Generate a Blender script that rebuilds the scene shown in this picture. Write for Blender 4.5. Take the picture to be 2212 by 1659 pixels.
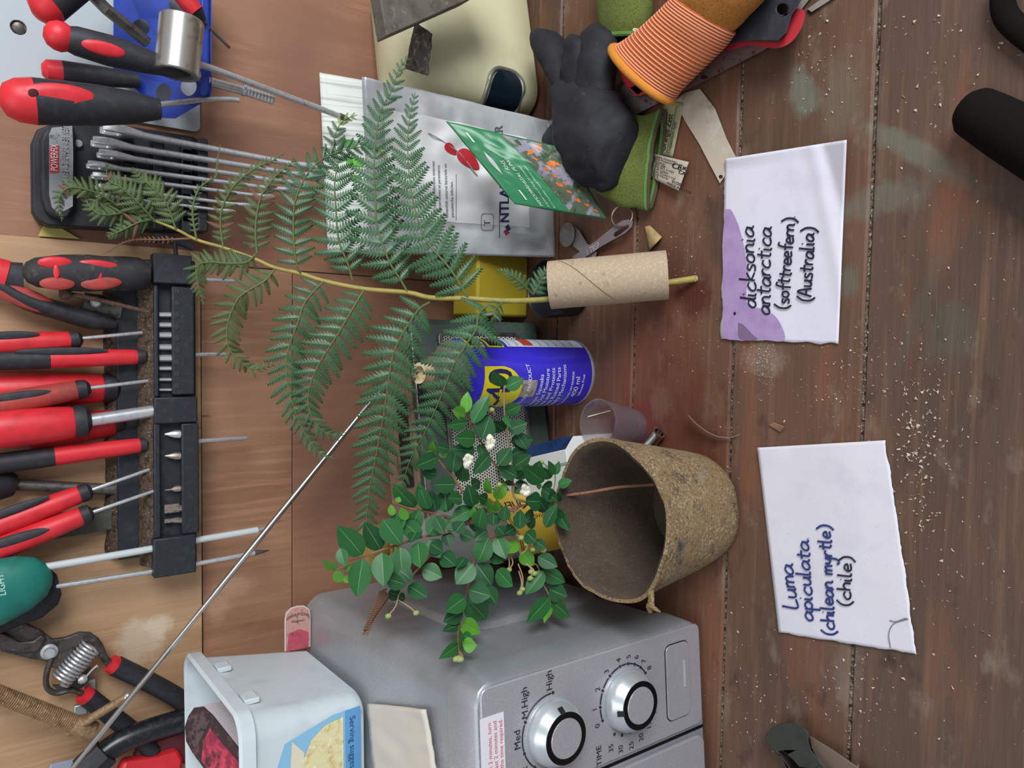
import bpy, bmesh, math, random
from mathutils import Vector, Matrix, noise as mnoise
from mathutils.geometry import tessellate_polygon
V = Vector
random.seed(7)
SC = bpy.context.scene
COL = SC.collection
for o in list(bpy.data.objects):
    bpy.data.objects.remove(o)

# ------------------------------------------------------------------ camera
FPX, HC = 1620.0, 0.506          # focal length in photo pixels, lens height above the bench
PITCH, YAW, ROLL = map(math.radians, (36.0, 3.75, -1.25))
CF = V((-math.sin(YAW)*math.cos(PITCH), math.cos(YAW)*math.cos(PITCH), -math.sin(PITCH)))
_R = V((math.cos(YAW), math.sin(YAW), 0)); _U = _R.cross(CF)
CR = _R*math.cos(ROLL) + _U*math.sin(ROLL)
CU = -_R*math.sin(ROLL) + _U*math.cos(ROLL)
C0 = V((0, 0, HC))
cam = bpy.data.cameras.new('camera')
cam.sensor_fit = 'HORIZONTAL'; cam.sensor_width = 36
cam.lens = 36*FPX/2212; cam.clip_start = 0.02
co = bpy.data.objects.new('camera', cam); COL.objects.link(co)
X_, Y_, Z_ = -CU, CR, -CF       # the phone was held on its side: image left is up
co.matrix_world = Matrix(((X_.x, Y_.x, Z_.x, C0.x), (X_.y, Y_.y, Z_.y, C0.y), (X_.z, Y_.z, Z_.z, C0.z), (0, 0, 0, 1)))
SC.camera = co

# ------------------------------------------------------------------ light
SC.view_settings.view_transform = 'Standard'; SC.view_settings.look = 'None'
SC.view_settings.gamma = 1; SC.view_settings.use_curve_mapping = False
SC.view_settings.exposure = 0.0
w = bpy.data.worlds.new('world'); SC.world = w; w.use_nodes = True
w.node_tree.nodes['Background'].inputs[0].default_value = (0.86, 0.93, 1.0, 1)
w.node_tree.nodes['Background'].inputs[1].default_value = 0.42
def area(name, loc, target, sx, sy, power, colr):
    l = bpy.data.lights.new(name, 'AREA'); l.shape = 'RECTANGLE'; l.size = sx; l.size_y = sy
    l.energy = power; l.color = colr
    o = bpy.data.objects.new(name, l); COL.objects.link(o); o.location = loc
    o.rotation_euler = (V(target)-V(loc)).to_track_quat('-Z', 'Y').to_euler()
    return o
area('window_light', (1.15, -0.75, 1.05), (0, .6, .2), 1.0, 0.8, 42, (0.95, 0.98, 1.0))
area('overhead_light', (-0.5, -0.2, 1.95), (-0.1, .55, .1), 1.0, 0.8, 8, (0.95, 0.98, 1.0))  # weak overhead area light put in beside the window light

# ------------------------------------------------------------------ photo pixel -> place
def ray(px, py): return CF*FPX + CR*(829.5-py) + CU*(1106-px)
def T(px, py, z=0.0):            # point at height z
    d = ray(px, py); return C0 + d*((z-HC)/d.z)
def W(px, py, y):                # point on the upright plane at distance y
    d = ray(px, py); return C0 + d*(y/d.y)
def PL(px, py, o, n):            # point on any plane
    d = ray(px, py); return C0 + d*((o-C0).dot(n)/d.dot(n))
def dep(p): return (V(p)-C0).dot(CF)
def S(p): return dep(p)/FPX      # metres per photo pixel there
def lerp(a, b, t): return a+(b-a)*t
def interp(x, pts):              # piecewise linear
    if x <= pts[0][0]: return pts[0][1]
    for (a, b), (c, d) in zip(pts, pts[1:]):
        if x <= c: return b+(d-b)*(x-a)/(c-a)
    return pts[-1][1]
def nz(x, y=0, z=0): return mnoise.noise(V((x, y, z)))
def catmull(pts, n=6):
    P = [V(p) for p in pts]
    if len(P) < 3: return P
    P = [P[0]*2-P[1]] + P + [P[-1]*2-P[-2]]
    out = []
    for i in range(1, len(P)-2):
        a, b, c, d = P[i-1:i+3]
        for k in range(n):
            t = k/n
            out.append(0.5*((2*b)+(c-a)*t+(2*a-5*b+4*c-d)*t*t+(3*b-a-3*c+d)*t**3))
    out.append(P[-2]); return out

# ------------------------------------------------------------------ materials
def hx(h):
    h = h.lstrip('#'); r = []
    for i in (0, 2, 4):
        c = int(h[i:i+2], 16)/255
        r.append(c/12.92 if c <= .04045 else ((c+.055)/1.055)**2.4)
    return (*r, 1)
MATS = {}
def M(name, col, r=.5, m=0., layers=(), bump=None, spec=.5, trans=0., ior=1.45, coat=0., alpha=1., spots=(), sss=0.):
    """layers: (scale, colour, lo, hi, detail, stretch) noise-masked tints; spots: (centre, radius, colour, strength, wobble)"""
    if name in MATS: return MATS[name]
    mt = bpy.data.materials.new(name); mt.use_nodes = True; nt = mt.node_tree; N = nt.nodes; L = nt.links
    b = N['Principled BSDF']
    b.inputs['Roughness'].default_value = r; b.inputs['Metallic'].default_value = m
    b.inputs['Specular IOR Level'].default_value = spec; b.inputs['IOR'].default_value = ior
    b.inputs['Transmission Weight'].default_value = trans; b.inputs['Coat Weight'].default_value = coat
    b.inputs['Alpha'].default_value = alpha
    if sss: b.inputs['Subsurface Weight'].default_value = sss; b.inputs['Subsurface Radius'].default_value = (.004, .004, .002)
    tc = N.new('ShaderNodeTexCoord')
    rgb = N.new('ShaderNodeRGB'); rgb.outputs[0].default_value = hx(col); cur = rgb.outputs[0]
    def nois(scale, detail=4, st=(1, 1, 1), dist=0.):
        mp = N.new('ShaderNodeMapping'); mp.inputs['Scale'].default_value = st
        L.new(tc.outputs['Object'], mp.inputs['Vector'])
        n = N.new('ShaderNodeTexNoise'); n.inputs['Scale'].default_value = scale; n.inputs['Detail'].default_value = detail
        n.inputs['Roughness'].default_value = .6; n.inputs['Distortion'].default_value = dist
        L.new(mp.outputs[0], n.inputs['Vector']); return n.outputs['Fac']
    def ramp(src, lo, hi):
        q = N.new('ShaderNodeMapRange'); q.inputs[1].default_value = lo; q.inputs[2].default_value = hi
        L.new(src, q.inputs[0]); return q.outputs[0]
    def mix(fac, c2):
        x = N.new('ShaderNodeMix'); x.data_type = 'RGBA'; L.new(fac, x.inputs[0]); L.new(cur, x.inputs[6])
        x.inputs[7].default_value = hx(c2); return x.outputs[2]
    for ly in layers:
        sc, c2, lo, hi = ly[:4]; det = ly[4] if len(ly) > 4 else 4; st = ly[5] if len(ly) > 5 else (1, 1, 1)
        ds = ly[6] if len(ly) > 6 else 0.
        cur = mix(ramp(nois(sc, det, st, ds), lo, hi), c2)
    for c, rad, c2, stg, wob in spots:
        mp = N.new('ShaderNodeMapping'); mp.vector_type = 'TEXTURE'
        mp.inputs['Location'].default_value = c; mp.inputs['Scale'].default_value = rad[:3]
        if len(rad) == 4:
            mp.inputs['Rotation'].default_value = (0, 0, rad[3])
        L.new(tc.outputs['Object'], mp.inputs['Vector'])
        ln = N.new('ShaderNodeVectorMath'); ln.operation = 'LENGTH'; L.new(mp.outputs[0], ln.inputs[0])
        n = nois(wob, 5)
        ad = N.new('ShaderNodeMath'); ad.operation = 'MULTIPLY_ADD'; ad.inputs[1].default_value = 1.6
        L.new(n, ad.inputs[0]); L.new(ln.outputs['Value'], ad.inputs[2])
        q = N.new('ShaderNodeMapRange'); q.inputs[1].default_value = 1.95; q.inputs[2].default_value = 1.35
        q.inputs[3].default_value = 0; q.inputs[4].default_value = stg
        L.new(ad.outputs[0], q.inputs[0]); cur = mix(q.outputs[0], c2)
    L.new(cur, b.inputs['Base Color'])
    if bump:
        sc, stg = bump[:2]; st = bump[2] if len(bump) > 2 else (1, 1, 1)
        bn = N.new('ShaderNodeBump'); bn.inputs['Strength'].default_value = stg; bn.inputs['Distance'].default_value = .001
        L.new(nois(sc, 6, st), bn.inputs['Height']); L.new(bn.outputs[0], b.inputs['Normal'])
    MATS[name] = mt; return mt

# ------------------------------------------------------------------ mesh building
class B:
    def __init__(s): s.v = []; s.f = []
    def add(s, vs, fs):
        k = len(s.v); s.v += [V(p) for p in vs]; s.f += [tuple(i+k for i in f) for f in fs]; return s
    def box(s, c, half, ax=None):
        ax = ax or (V((1, 0, 0)), V((0, 1, 0)), V((0, 0, 1))); c = V(c)
        vs = [c+ax[0]*(half[0]*i)+ax[1]*(half[1]*j)+ax[2]*(half[2]*k) for i in (-1, 1) for j in (-1, 1) for k in (-1, 1)]
        return s.add(vs, [(0, 1, 3, 2), (4, 6, 7, 5), (0, 4, 5, 1), (2, 3, 7, 6), (0, 2, 6, 4), (1, 5, 7, 3)])
    def loft(s, rings, cap0=True, cap1=True, closed=True):
        n = len(rings[0]); vs = [p for r in rings for p in r]; fs = []
        for i in range(len(rings)-1):
            for j in range(n if closed else n-1):
                k = (j+1) % n; fs.append((i*n+j, i*n+k, (i+1)*n+k, (i+1)*n+j))
        if cap0 and closed: fs.append(tuple(range(n))[::-1])
        if cap1 and closed: fs.append(tuple((len(rings)-1)*n+j for j in range(n)))
        return s.add(vs, fs)
    def lathe(s, p0, p1, prof, n=20, cap0=True, cap1=True, flat=1., up=None):
        """prof: (t along p0->p1, radius m)"""
        p0, p1 = V(p0), V(p1); a = (p1-p0); d = a.normalized()
        x = (up or (V((0, 0, 1)) if abs(d.z) < .9 else V((0, 1, 0)))).cross(d).normalized(); y = d.cross(x)
        rr = []
        for t, r in prof:
            c = p0+a*t
            rr.append([c+x*(r*math.cos(q))+y*(r*flat*math.sin(q)) for q in [2*math.pi*k/n for k in range(n)]])
        return s.loft(rr, cap0, cap1)
    def tube(s, pts, rad, n=8, smooth=0, cap=True, flat=1.):
        P = catmull(pts, smooth) if smooth else [V(p) for p in pts]
        m = len(P); rr = []; ref = None
        for i, p in enumerate(P):
            d = (P[min(i+1, m-1)]-P[max(i-1, 0)]).normalized()
            if ref is None: ref = V((0, 0, 1)) if abs(d.z) < .9 else V((0, 1, 0))
            x = ref.cross(d); x = x.normalized() if x.length > 1e-6 else V((1, 0, 0)); y = d.cross(x).normalized(); ref = y
            r = rad(i/(m-1)) if callable(rad) else rad
            rr.append([p+x*(r*math.cos(q))+y*(r*flat*math.sin(q)) for q in [2*math.pi*k/n for k in range(n)]])
        return s.loft(rr, cap, cap)
    def ball(s, c, r, n=12, sq=(1, 1, 1)):
        c = V(c); rr = []
        for i in range(1, n//2):
            a = math.pi*i/(n//2)
            rr.append([c+V((r*sq[0]*math.sin(a)*math.cos(q), r*sq[1]*math.sin(a)*math.sin(q), r*sq[2]*math.cos(a))) for q in [2*math.pi*k/n for k in range(n)]])
        return s.loft(rr)
    def prism(s, outer, holes, mp, th):
        """outline (2D) with holes, mp(x, y, w) -> place, thickness th along w"""
        loops = [[(p[0], p[1]) for p in outer]] + [[(p[0], p[1]) for p in h] for h in holes]
        tri = tessellate_polygon([[V((x, y, 0)) for x, y in l] for l in loops])
        flatp = [p for l in loops for p in l]; n = len(flatp)
        vs = [mp(x, y, 0) for x, y in flatp]+[mp(x, y, th) for x, y in flatp]
        fs = [tuple(t) for t in tri]+[tuple(i+n for i in t[::-1]) for t in tri]; k = 0
        for l in loops:
            m = len(l)
            for i in range(m): fs.append((k+i, k+(i+1) % m, n+k+(i+1) % m, n+k+i))
            k += m
        return s.add(vs, fs)
    def grid(s, nu, nv, fn):
        vs = [fn(i/nu, j/nv) for i in range(nu+1) for j in range(nv+1)]
        fs = [(i*(nv+1)+j, (i+1)*(nv+1)+j, (i+1)*(nv+1)+j+1, i*(nv+1)+j+1) for i in range(nu) for j in range(nv)]
        return s.add(vs, fs)
def invbil(q, px, py):
    u = v = .5
    for _ in range(12):
        p = lambda a, c: (q[0][0]*(1-a)*(1-c)+q[1][0]*a*(1-c)+q[2][0]*a*c+q[3][0]*(1-a)*c, q[0][1]*(1-a)*(1-c)+q[1][1]*a*(1-c)+q[2][1]*a*c+q[3][1]*(1-a)*c)
        f0 = p(u, v); fu = p(u+1e-3, v); fv = p(u, v+1e-3)
        a, b_, c, d = (fu[0]-f0[0])*1e3, (fv[0]-f0[0])*1e3, (fu[1]-f0[1])*1e3, (fv[1]-f0[1])*1e3; D = a*d-b_*c; ex_, ey_ = px-f0[0], py-f0[1]
        u += (ex_*d-ey_*b_)/D; v += (a*ey_-c*ex_)/D
    return u, v
def rrect(hx_, hy, r, n=5, cx=0, cy=0):
    out = []
    for k, (sx, sy) in enumerate(((1, 1), (-1, 1), (-1, -1), (1, -1))):
        for i in range(n+1):
            a = math.pi/2*(k+i/n); out.append((cx+sx*(hx_-r)+r*math.cos(a), cy+sy*(hy-r)+r*math.sin(a)))
    return out
def circ(cx, cy, r, n=16, ry=None): return [(cx+r*math.cos(2*math.pi*k/n), cy+(ry or r)*math.sin(2*math.pi*k/n)) for k in range(n)]

def thing(name, label, cat, loc, group=None):
    o = bpy.data.objects.new(name, None); COL.objects.link(o); o.location = loc; o.empty_display_size = .02
    o['label'] = label; o['category'] = cat
    if group: o['group'] = group
    return o
def wl(o):
    p = V((0, 0, 0))
    while o: p = p+o.location; o = o.parent
    return p
def ob(name, b, mat, parent=None, label=None, cat=None, group=None, kind=None, smooth=40, bevel=0, solid=0, sub=0, fix=True, origin=None):
    me = bpy.data.meshes.new(name); vs = b.v
    if parent is not None: off = wl(parent); loc = V((0, 0, 0))
    elif origin is not None: off = loc = V(origin)
    else:
        lo = [min(p[i] for p in vs) for i in range(3)]; hi = [max(p[i] for p in vs) for i in range(3)]
        off = loc = V(((lo[0]+hi[0])/2, (lo[1]+hi[1])/2, lo[2]))
    me.from_pydata([p-off for p in vs], [], b.f)
    if fix:
        bm = bmesh.new(); bm.from_mesh(me); bmesh.ops.recalc_face_normals(bm, faces=bm.faces); bm.to_mesh(me); bm.free()
    if smooth:
        me.polygons.foreach_set('use_smooth', [True]*len(me.polygons)); me.set_sharp_from_angle(angle=math.radians(smooth))
    me.materials.append(mat)
    o = bpy.data.objects.new(name, me); COL.objects.link(o); o.location = loc
    if parent is not None: o.parent = parent
    if label: o['label'] = label
    if cat: o['category'] = cat
    if group: o['group'] = group
    if kind: o['kind'] = kind
    if solid:
        m = o.modifiers.new('solid', 'SOLIDIFY'); m.thickness = solid; m.offset = 0
    if bevel:
        m = o.modifiers.new('bevel', 'BEVEL'); m.width = bevel; m.segments = 2; m.limit_method = 'ANGLE'; m.angle_limit = .6
    if sub:
        m = o.modifiers.new('sub', 'SUBSURF'); m.levels = m.render_levels = sub
    return o
_tc = {}
def glyphs(txt, size, align='LEFT'):
    """flat lettering: 2D points and faces"""
    k = (txt, align)
    if k not in _tc:
        cu = bpy.data.curves.new('t', 'FONT'); cu.body = txt; cu.size = 1; cu.align_x = align; cu.resolution_u = 3
        o = bpy.data.objects.new('t', cu); COL.objects.link(o)
        me = bpy.data.meshes.new_from_object(o.evaluated_get(bpy.context.evaluated_depsgraph_get()))
        _tc[k] = ([(q.co.x, q.co.y) for q in me.vertices], [tuple(p.vertices) for p in me.polygons])
        bpy.data.objects.remove(o); bpy.data.curves.remove(cu); bpy.data.meshes.remove(me)
    vs, fs = _tc[k]
    return [(x*size, y*size) for x, y in vs], fs
def put_text(b, txt, size, mp, align='LEFT', sx=1., bold=0):
    vs, fs = glyphs(txt, size, align)
    if vs:
        b.add([mp(x*sx, y) for x, y in vs], fs)
        if bold: b.add([mp(x*sx+bold, y) for x, y in vs], fs)
    return b
def smap(o, r, u, off=.0004):    # lettering on a flat place: origin, right, up
    o, r, u = V(o), V(r).normalized(), V(u).normalized(); n = r.cross(u)*off
    return lambda x, y: o+r*x+u*y+n
# ================================================================== the setting: plywood wall
YW = .765
ply_red = M('plywood_red', '#966d55', .62, layers=((14, '#7f553c', .45, .75, 5, (1.3, 1, .35)), (160, '#a1745a', .5, .75, 3, (1, 1, .06)), (5, '#80594a', .45, .7, 3)), bump=(500, .25, (1, 1, .05)))
ply_tan = M('plywood_tan', '#b18e6c', .6, layers=((10, '#8c6747', .45, .75, 5, (1.5, 1, .3)), (170, '#bb9875', .48, .75, 3, (1, 1, .05)), (60, '#6d4f38', .66, .75, 4, (1.4, 1, .16))),
    spots=((W(300, 1385, YW-.004), (.024, .05, .022), '#cbb9a2', .6, 60), (W(345, 1350, YW-.004), (.012, .05, .012), '#cbb9a2', .8, 60)), bump=(500, .3, (1, 1, .05)))
ply_mid = M('plywood_mid', '#9c7459', .62, layers=((9, '#7a5039', .45, .72, 5, (1.2, 1, .4)), (150, '#a97e62', .5, .75, 3, (1, 1, .06)), (55, '#5e4030', .68, .75, 4, (1.4, 1, .2))),
    spots=((W(505, 1270, YW), (.012, .05, .022), '#b99a80', .4, 70), (W(470, 1305, YW), (.02, .05, .012), '#b39379', .5, 70)), bump=(500, .25, (1, 1, .05)))
xs = W(700, 590, YW).x; xt = W(200, 522, YW-.004).x; z1 = W(437, 1200, YW).z; z2 = W(632, 1000, YW).z
wall = bpy.data.objects.new('wall_back', None); COL.objects.link(wall); wall.location = (0, 0, 0)
wall['kind'] = 'structure'; wall['label'] = 'plywood panelled wall behind the workbench'
def panel(x0, x1, za, zb, y, mat):
    b = B().box(((x0+x1)/2, y+.008, (za+zb)/2), ((x1-x0)/2-.0004, .008, (zb-za)/2-.0004)); ob('panel', b, mat, wall, bevel=.0006)
panel(xs, .75, -.05, 1.0, YW, ply_red)
panel(-.85, xs, z1, 1.0, YW+.001, ply_mid)
panel(-.85, xs, z2, z1, YW+.0004, ply_mid)
panel(-.85, xs, -.05, z2, YW, ply_red)
panel(-.85, xt, z1+.001, 1.0, YW-.004, ply_tan)

# ================================================================== workbench: planks with gritty joints
def sp(px, py, rx, ry, c, s, wob=60, rot=0): p = T(px, py); return ((p.x, p.y, 0), (rx, ry, .05, rot), c, s, wob)
wood_l = ((5, '#4d3b30', .42, .66, 6, (.5, 1.6, 1)), (9, '#83523a', .52, .72, 5, (.35, 1.4, 1)), (120, '#755846', .52, .8, 3, (.05, 1, 1)), (45, '#7b6a5c', .58, .78, 5, (.5, 1, 1)), (34, '#2e2420', .6, .78, 6, (.6, 1, 1)), (420, '#a89888', .71, .77, 2))
bench_spots = (sp(1420, 830, .13, .05, '#6b3424', .42, 30), sp(1500, 640, .02, .02, '#4b1e1a', .75, 90), sp(1385, 930, .03, .03, '#7a3434', .6, 60), sp(1480, 1000, .10, .05, '#5c2c1f', .6, 30),
    sp(1735, 200, .02, .012, '#71857a', .4, 70, .5), sp(1820, 205, .03, .02, '#6f7d70', .2, 60), sp(1985, 330, .055, .008, '#70796c', .45, 60, .95), sp(1905, 430, .012, .04, '#6b7568', .35, 70, .1), sp(1835, 605, .014, .008, '#5f6f63', .4, 80),
    sp(2050, 720, .022, .016, '#4f5a4e', .35, 70), sp(1990, 660, .05, .006, '#55594c', .25, 60, -.35), sp(1645, 775, .014, .022, '#d8ccc0', .10, 260), sp(1560, 500, .035, .015, '#453932', .6, 60), sp(1830, 1450, .03, .012, '#8d8278', .25, 150), sp(1425, 870, .02, .012, '#b2a29c', .1, 160),)
def bench_mat(i, base):
    return M('bench_wood_%d' % i, base, .5, layers=wood_l, bump=(260, .5, (.1, 1, 1)), spots=bench_spots, spec=.4)
edges = [(-.10, .052), (.052, .1665), (.1665, .279), (.279, .390), (.390, .503), (.503, .617), (.617, .7), (.7, .764)]
tints = ['#4f3c30', '#523d30', '#5a453a', '#654a3b', '#6e4c3a', '#664533', '#543a2c', '#4a3424']
bench = thing('workbench', 'old dark wooden workbench top of stained planks with gritty joints', 'workbench', (0, 0, 0))
for i, (a, c) in enumerate(edges):
    b = B(); n = 60; g = .0012
    xs_ = [lerp(-.8, .7, k/n) for k in range(n+1)]
    def edge(x, k): return nz(x*14, k*7.3, 2)*.0007
    rr = []
    for x in xs_:
        y0 = a+g+edge(x, i); y1 = c-g+edge(x, i+.5)
        rr.append([V((x, y0, -.03)), V((x, y0, -.0018)), V((x, y0+.0016, 0)), V((x, y1-.0016, 0)), V((x, y1, -.0018)), V((x, y1, -.03))])
    b.loft(rr); ob('plank', b, bench_mat(i, tints[i]), bench, smooth=30)
grit = M('grit', '#6c5f50', .9, layers=((900, '#c9bca6', .5, .62, 2), (300, '#2a211b', .45, .6, 3)), bump=(1500, 1.))
for (a, c) in edges[:-1]:
    b = B().box((-.05, c, -.016), (.75, .0022, .0133)); ob('joint_dirt', b, grit, bench, smooth=0)
# crumbs and sawdust: nobody could count them
b = B(); rnd = random.Random(3)
def crumb(p, r):
    q = [V((rnd.uniform(-1, 1), rnd.uniform(-1, 1), rnd.uniform(-.6, .6)))*r for _ in range(4)]
    p = V(p)+V((0, 0, r*.5)); b.add([p+x for x in q], [(0, 1, 2), (0, 2, 3), (0, 3, 1), (1, 3, 2)])
for (px, py, sx, sy, k, r) in ((1990, 960, 30, 60, 130, .0011), (1960, 880, 60, 70, 90, .0009), (1880, 790, 60, 60, 70, .0008), (1645, 770, 14, 26, 260, .0005), (1655, 815, 12, 12, 60, .0004), (1780, 120, 60, 90, 70, .0009), (2000, 130, 70, 110, 70, .0009),
        (1470, 545, 30, 40, 70, .0007), (1850, 1480, 60, 110, 80, .0009), (1700, 1480, 90, 90, 60, .0008), (2050, 1300, 70, 150, 70, .0009), (2050, 700, 80, 200, 70, .0008), (1600, 1500, 30, 110, 40, .0008), (1480, 700, 60, 50, 60, .0006), (1800, 850, 60, 70, 70, .0007), (1990, 1100, 25, 40, 40, .001), (1540, 880, 40, 80, 40, .0006)):
    for _ in range(k):
        x, y = rnd.gauss(px, sx), rnd.gauss(py, sy)
        if 1300 < x < 2240: crumb(T(x, y), r*rnd.uniform(.5, 1.7))
ob('crumbs', b, M('crumb', '#b9aa98', .8), None, 'pale crumbs and sawdust scattered over the bench planks', 'crumbs', kind='stuff', smooth=0, origin=(0, .3, 0))
# ================================================================== microwave
steel = M('silver_paint', '#a0a3a7', .36, .4, layers=((700, '#b2b5b9', .5, .7, 2), (8, '#92959a', .45, .7, 3)), bump=(1800, .06))
steel_f = M('silver_panel', '#adacb3', .32, .4, layers=((900, '#bcbcc2', .5, .7, 2),))
ink = M('black_ink', '#15161a', .5)
knobm = M('knob_silver', '#c3c9cc', .3, .55)
gloss_black = M('gloss_black', '#0c0d10', .25)
MO = T(1510, 1328, .006); MO.z = 0
_a = math.radians(5); EX = V((math.cos(_a), math.sin(_a), 0)); EY = V((-math.sin(_a), math.cos(_a), 0)); EZ = V((0, 0, 1))
MH = .238
def mw(x, y, z): return MO+EX*x+EY*y+EZ*z
mic = thing('microwave', 'silver microwave oven with two dial knobs standing left of the fibre pot', 'microwave', mw(-.22, .15, 0))
MW_, MD = .44, .315
def ringm(y, x0, x1, za, zb, r, n=6):
    return [mw(x, y, z) for x, z in rrect((x1-x0)/2, (zb-za)/2, r, n, (x0+x1)/2, (za+zb)/2)]
b = B().loft([ringm(.030, -MW_+.002, -.002, .01, MH-.002, .02), ringm(MD-.006, -MW_+.002, -.002, .01, MH-.002, .02), ringm(MD, -MW_+.008, -.008, .016, MH-.008, .016)]); ob('body', b, steel, mic)
b = B().loft([ringm(.0295, -MW_, 0, .006, MH, .02), ringm(.024, -MW_, 0, .006, MH, .02), ringm(.002, -MW_+.003, -.003, .006, MH-.004, .016), ringm(0, -MW_+.005, -.005, .007, MH-.006, .015)]); ob('front_frame', b, steel, mic)
# embossed side panel
fo = mw(-.002, 0, 0)
def side(px, py): p = PL(px, py, fo, EX)-MO; return (p.dot(EY), p.z)
cy, cz = side(1008, 1371)
b = B(); out = rrect((.285-cy)/2, (cz-.02)/2, .03, 8, (.285+cy)/2, (cz+.02)/2); inn = rrect((.285-cy)/2-.007, (cz-.02)/2-.007, .024, 8, (.285+cy)/2, (cz+.02)/2)
b.loft([[mw(-.0025, y, z) for y, z in out], [mw(.0016, lerp(y, c[0], .5), lerp(z, c[1], .5)) for (y, z), c in zip(out, inn)], [mw(.003, y, z) for y, z in inn]], cap0=False); ob('side_emboss', b, steel, mic, smooth=60)
def fp(px, py, d=0.): p = PL(px, py, mw(0, -d, 0), EY)-MO; return p.dot(EX), p.z
def fmap(px, py, off=.0005):
    x, z = fp(px, py); o = mw(x, -off, z); return lambda a, c: o+EX*a+EZ*c
x_gap = fp(1516, 1567)[0]
b = B().box(mw(x_gap, -.0002, (MH-.006)/2+.0035), (.0011, .0006, (MH-.013)/2), (EX, EY, EZ)); ob('door_gap', b, gloss_black, mic, smooth=0)
b = B().loft([[mw(x, y, z) for x, z in rrect((-x_gap+.0-.012)*0+(MW_+x_gap-.012)/2, (MH-.02)/2, .008, 4, (-MW_+.006+x_gap-.003)/2, MH/2)] for y in (0, -.004)]); ob('door', b, steel_f, mic, bevel=.001)
b = B().loft([[mw(x, y, z) for x, z in rrect((-.006-x_gap-.003)/2, (MH-.016)/2, .006, 4, (-.006+x_gap+.003)/2, MH/2)] for y in (.001, -.0012)]); ob('control_panel', b, steel_f, mic, bevel=.0008)
# open button
q = [fp(*p) for p in ((1432, 1395), (1480, 1380), (1489, 1540), (1445, 1552))]
bx0, bx1 = min(a[0] for a in q), max(a[0] for a in q); bz0, bz1 = min(a[1] for a in q), max(a[1] for a in q)
o_, i_ = rrect((bx1-bx0)/2, (bz1-bz0)/2, .006, 5, (bx0+bx1)/2, (bz0+bz1)/2), rrect((bx1-bx0)/2-.0008, (bz1-bz0)/2-.0008, .0052, 5, (bx0+bx1)/2, (bz0+bz1)/2)
ob('button_gap', B().prism(o_, [i_], lambda x, z, w: mw(x, -.0012-w, z), .0003), gloss_black, mic, smooth=0)
bt = ob('door_button', B().prism(i_, [], lambda x, z, w: mw(x, -.0012-w, z), .0012), steel_f, mic, bevel=.0008)
zc = (bz0+bz1)/2; ob('button_mark', B().box(mw((bx0+bx1)/2+.004, -.0028, zc-.008), (.011, .0006, .0006), (EX, EY, EZ)), knobm, bt, smooth=0)
def knob(px, py, ang, lab):
    x, z = fp(px, py); R = .0235
    def rg(r, y): return [mw(x+r*math.cos(t), -y, z+r*math.sin(t)) for t in [2*math.pi*k/40 for k in range(40)]]
    kb = B().loft([rg(R, .0012), rg(R-.0006, .009), rg(R-.002, .0105), rg(.0185, .0165), rg(.018, .017)]); k = ob('knob', kb, knobm, mic, label=lab)
    ob('knob_ring', B().loft([rg(.0180, .0168), rg(.0180, .0176), rg(.0140, .0176), rg(.0140, .0168)], False, False), gloss_black, k)
    ob('knob_cap', B().loft([rg(.0140, .0168), rg(.0137, .0178), rg(.0135, .0181)]), steel_f, k)
    c, s_ = math.cos(ang), math.sin(ang); ax = EX*c+EZ*s_; pp = EZ*c-EX*s_
    pts = [(.0175, .0178), (.0212, .0138)]
    vs = [mw(x, 0, z)+ax*r+pp*h-EY*y for r, y in pts for h in (-.002, .002)]
    ob('pointer', B().add(vs, [(0, 1, 3, 2)]), ink, k, solid=.0006, smooth=0)
    return x, z
k1 = knob(1190, 1577, math.radians(6), 'upper power dial'); k2 = knob(1349, 1509, math.radians(95), 'lower timer dial')
b = B()
def ftext(t, px, py, size, al='LEFT'): x, z = fp(px, py); put_text(b, t, size, lambda a, c: mw(x+a, -.0016, z+c), al)
def darc(k, r, a0, a1, seg):
    x, z = k; n = max(3, int(abs(a1-a0)/6)); 
    if seg < n*2: n = 14
    P = [mw(x+r*math.cos(math.radians(lerp(a0, a1, i/n))), -.0016, z+r*math.sin(math.radians(lerp(a0, a1, i/n)))) for i in range(n+1)]
    b.tube(P, .0005, 5)
def dot(k, r, a): x, z = k; a = math.radians(a); b.ball(mw(x+r*math.cos(a), -.0014, z+r*math.sin(a)), .0012, 8)
rk = .0268
for a in (-4, 62, 109, 141, 178): dot(k1, rk, a)
for a0, a1 in ((0, 58), (66, 105), (113, 137), (145, 174)): darc(k1, rk, a0, a1, 99)
for s_, px, py in (('High', 1190, 1489), ('M.High', 1138, 1550), ('Med', 1122, 1616)): ftext(s_, px, py, .0078)
ftext('Defrost', 1136, 1652, .0078, 'RIGHT')
ob('dial_lettering', b, ink, mic, smooth=0); b = B()
rk2 = .0268; an = (111, 88, 62, 36, 11, -8, -24, -40, -56)
for i, a in enumerate(an):
    dot(k2, rk2, a); x, z = k2; r = math.radians(a)
    put_text(b, str(i), .0066, lambda p, q, c=(x+.0325*math.cos(r)-.002, z+.0325*math.sin(r)-.0022): mw(c[0]+p, -.0016, c[1]+q))
    if i < 8: darc(k2, rk2, a-4, an[i+1]+4, 99)
for i, a in enumerate((150, 168, 187, 206, 225, 245)):
    dot(k2, rk2, a); r = math.radians(a)
    put_text(b, str(35-5*i), .0066, lambda p, q, c=(k2[0]+.0345*math.cos(r)-.006, k2[1]+.0345*math.sin(r)-.002): mw(c[0]+p, -.0016, c[1]+q))
ftext('TIME', 1297, 1651, .0072)
ob('dial_lettering', b, ink, mic, smooth=0)
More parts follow.
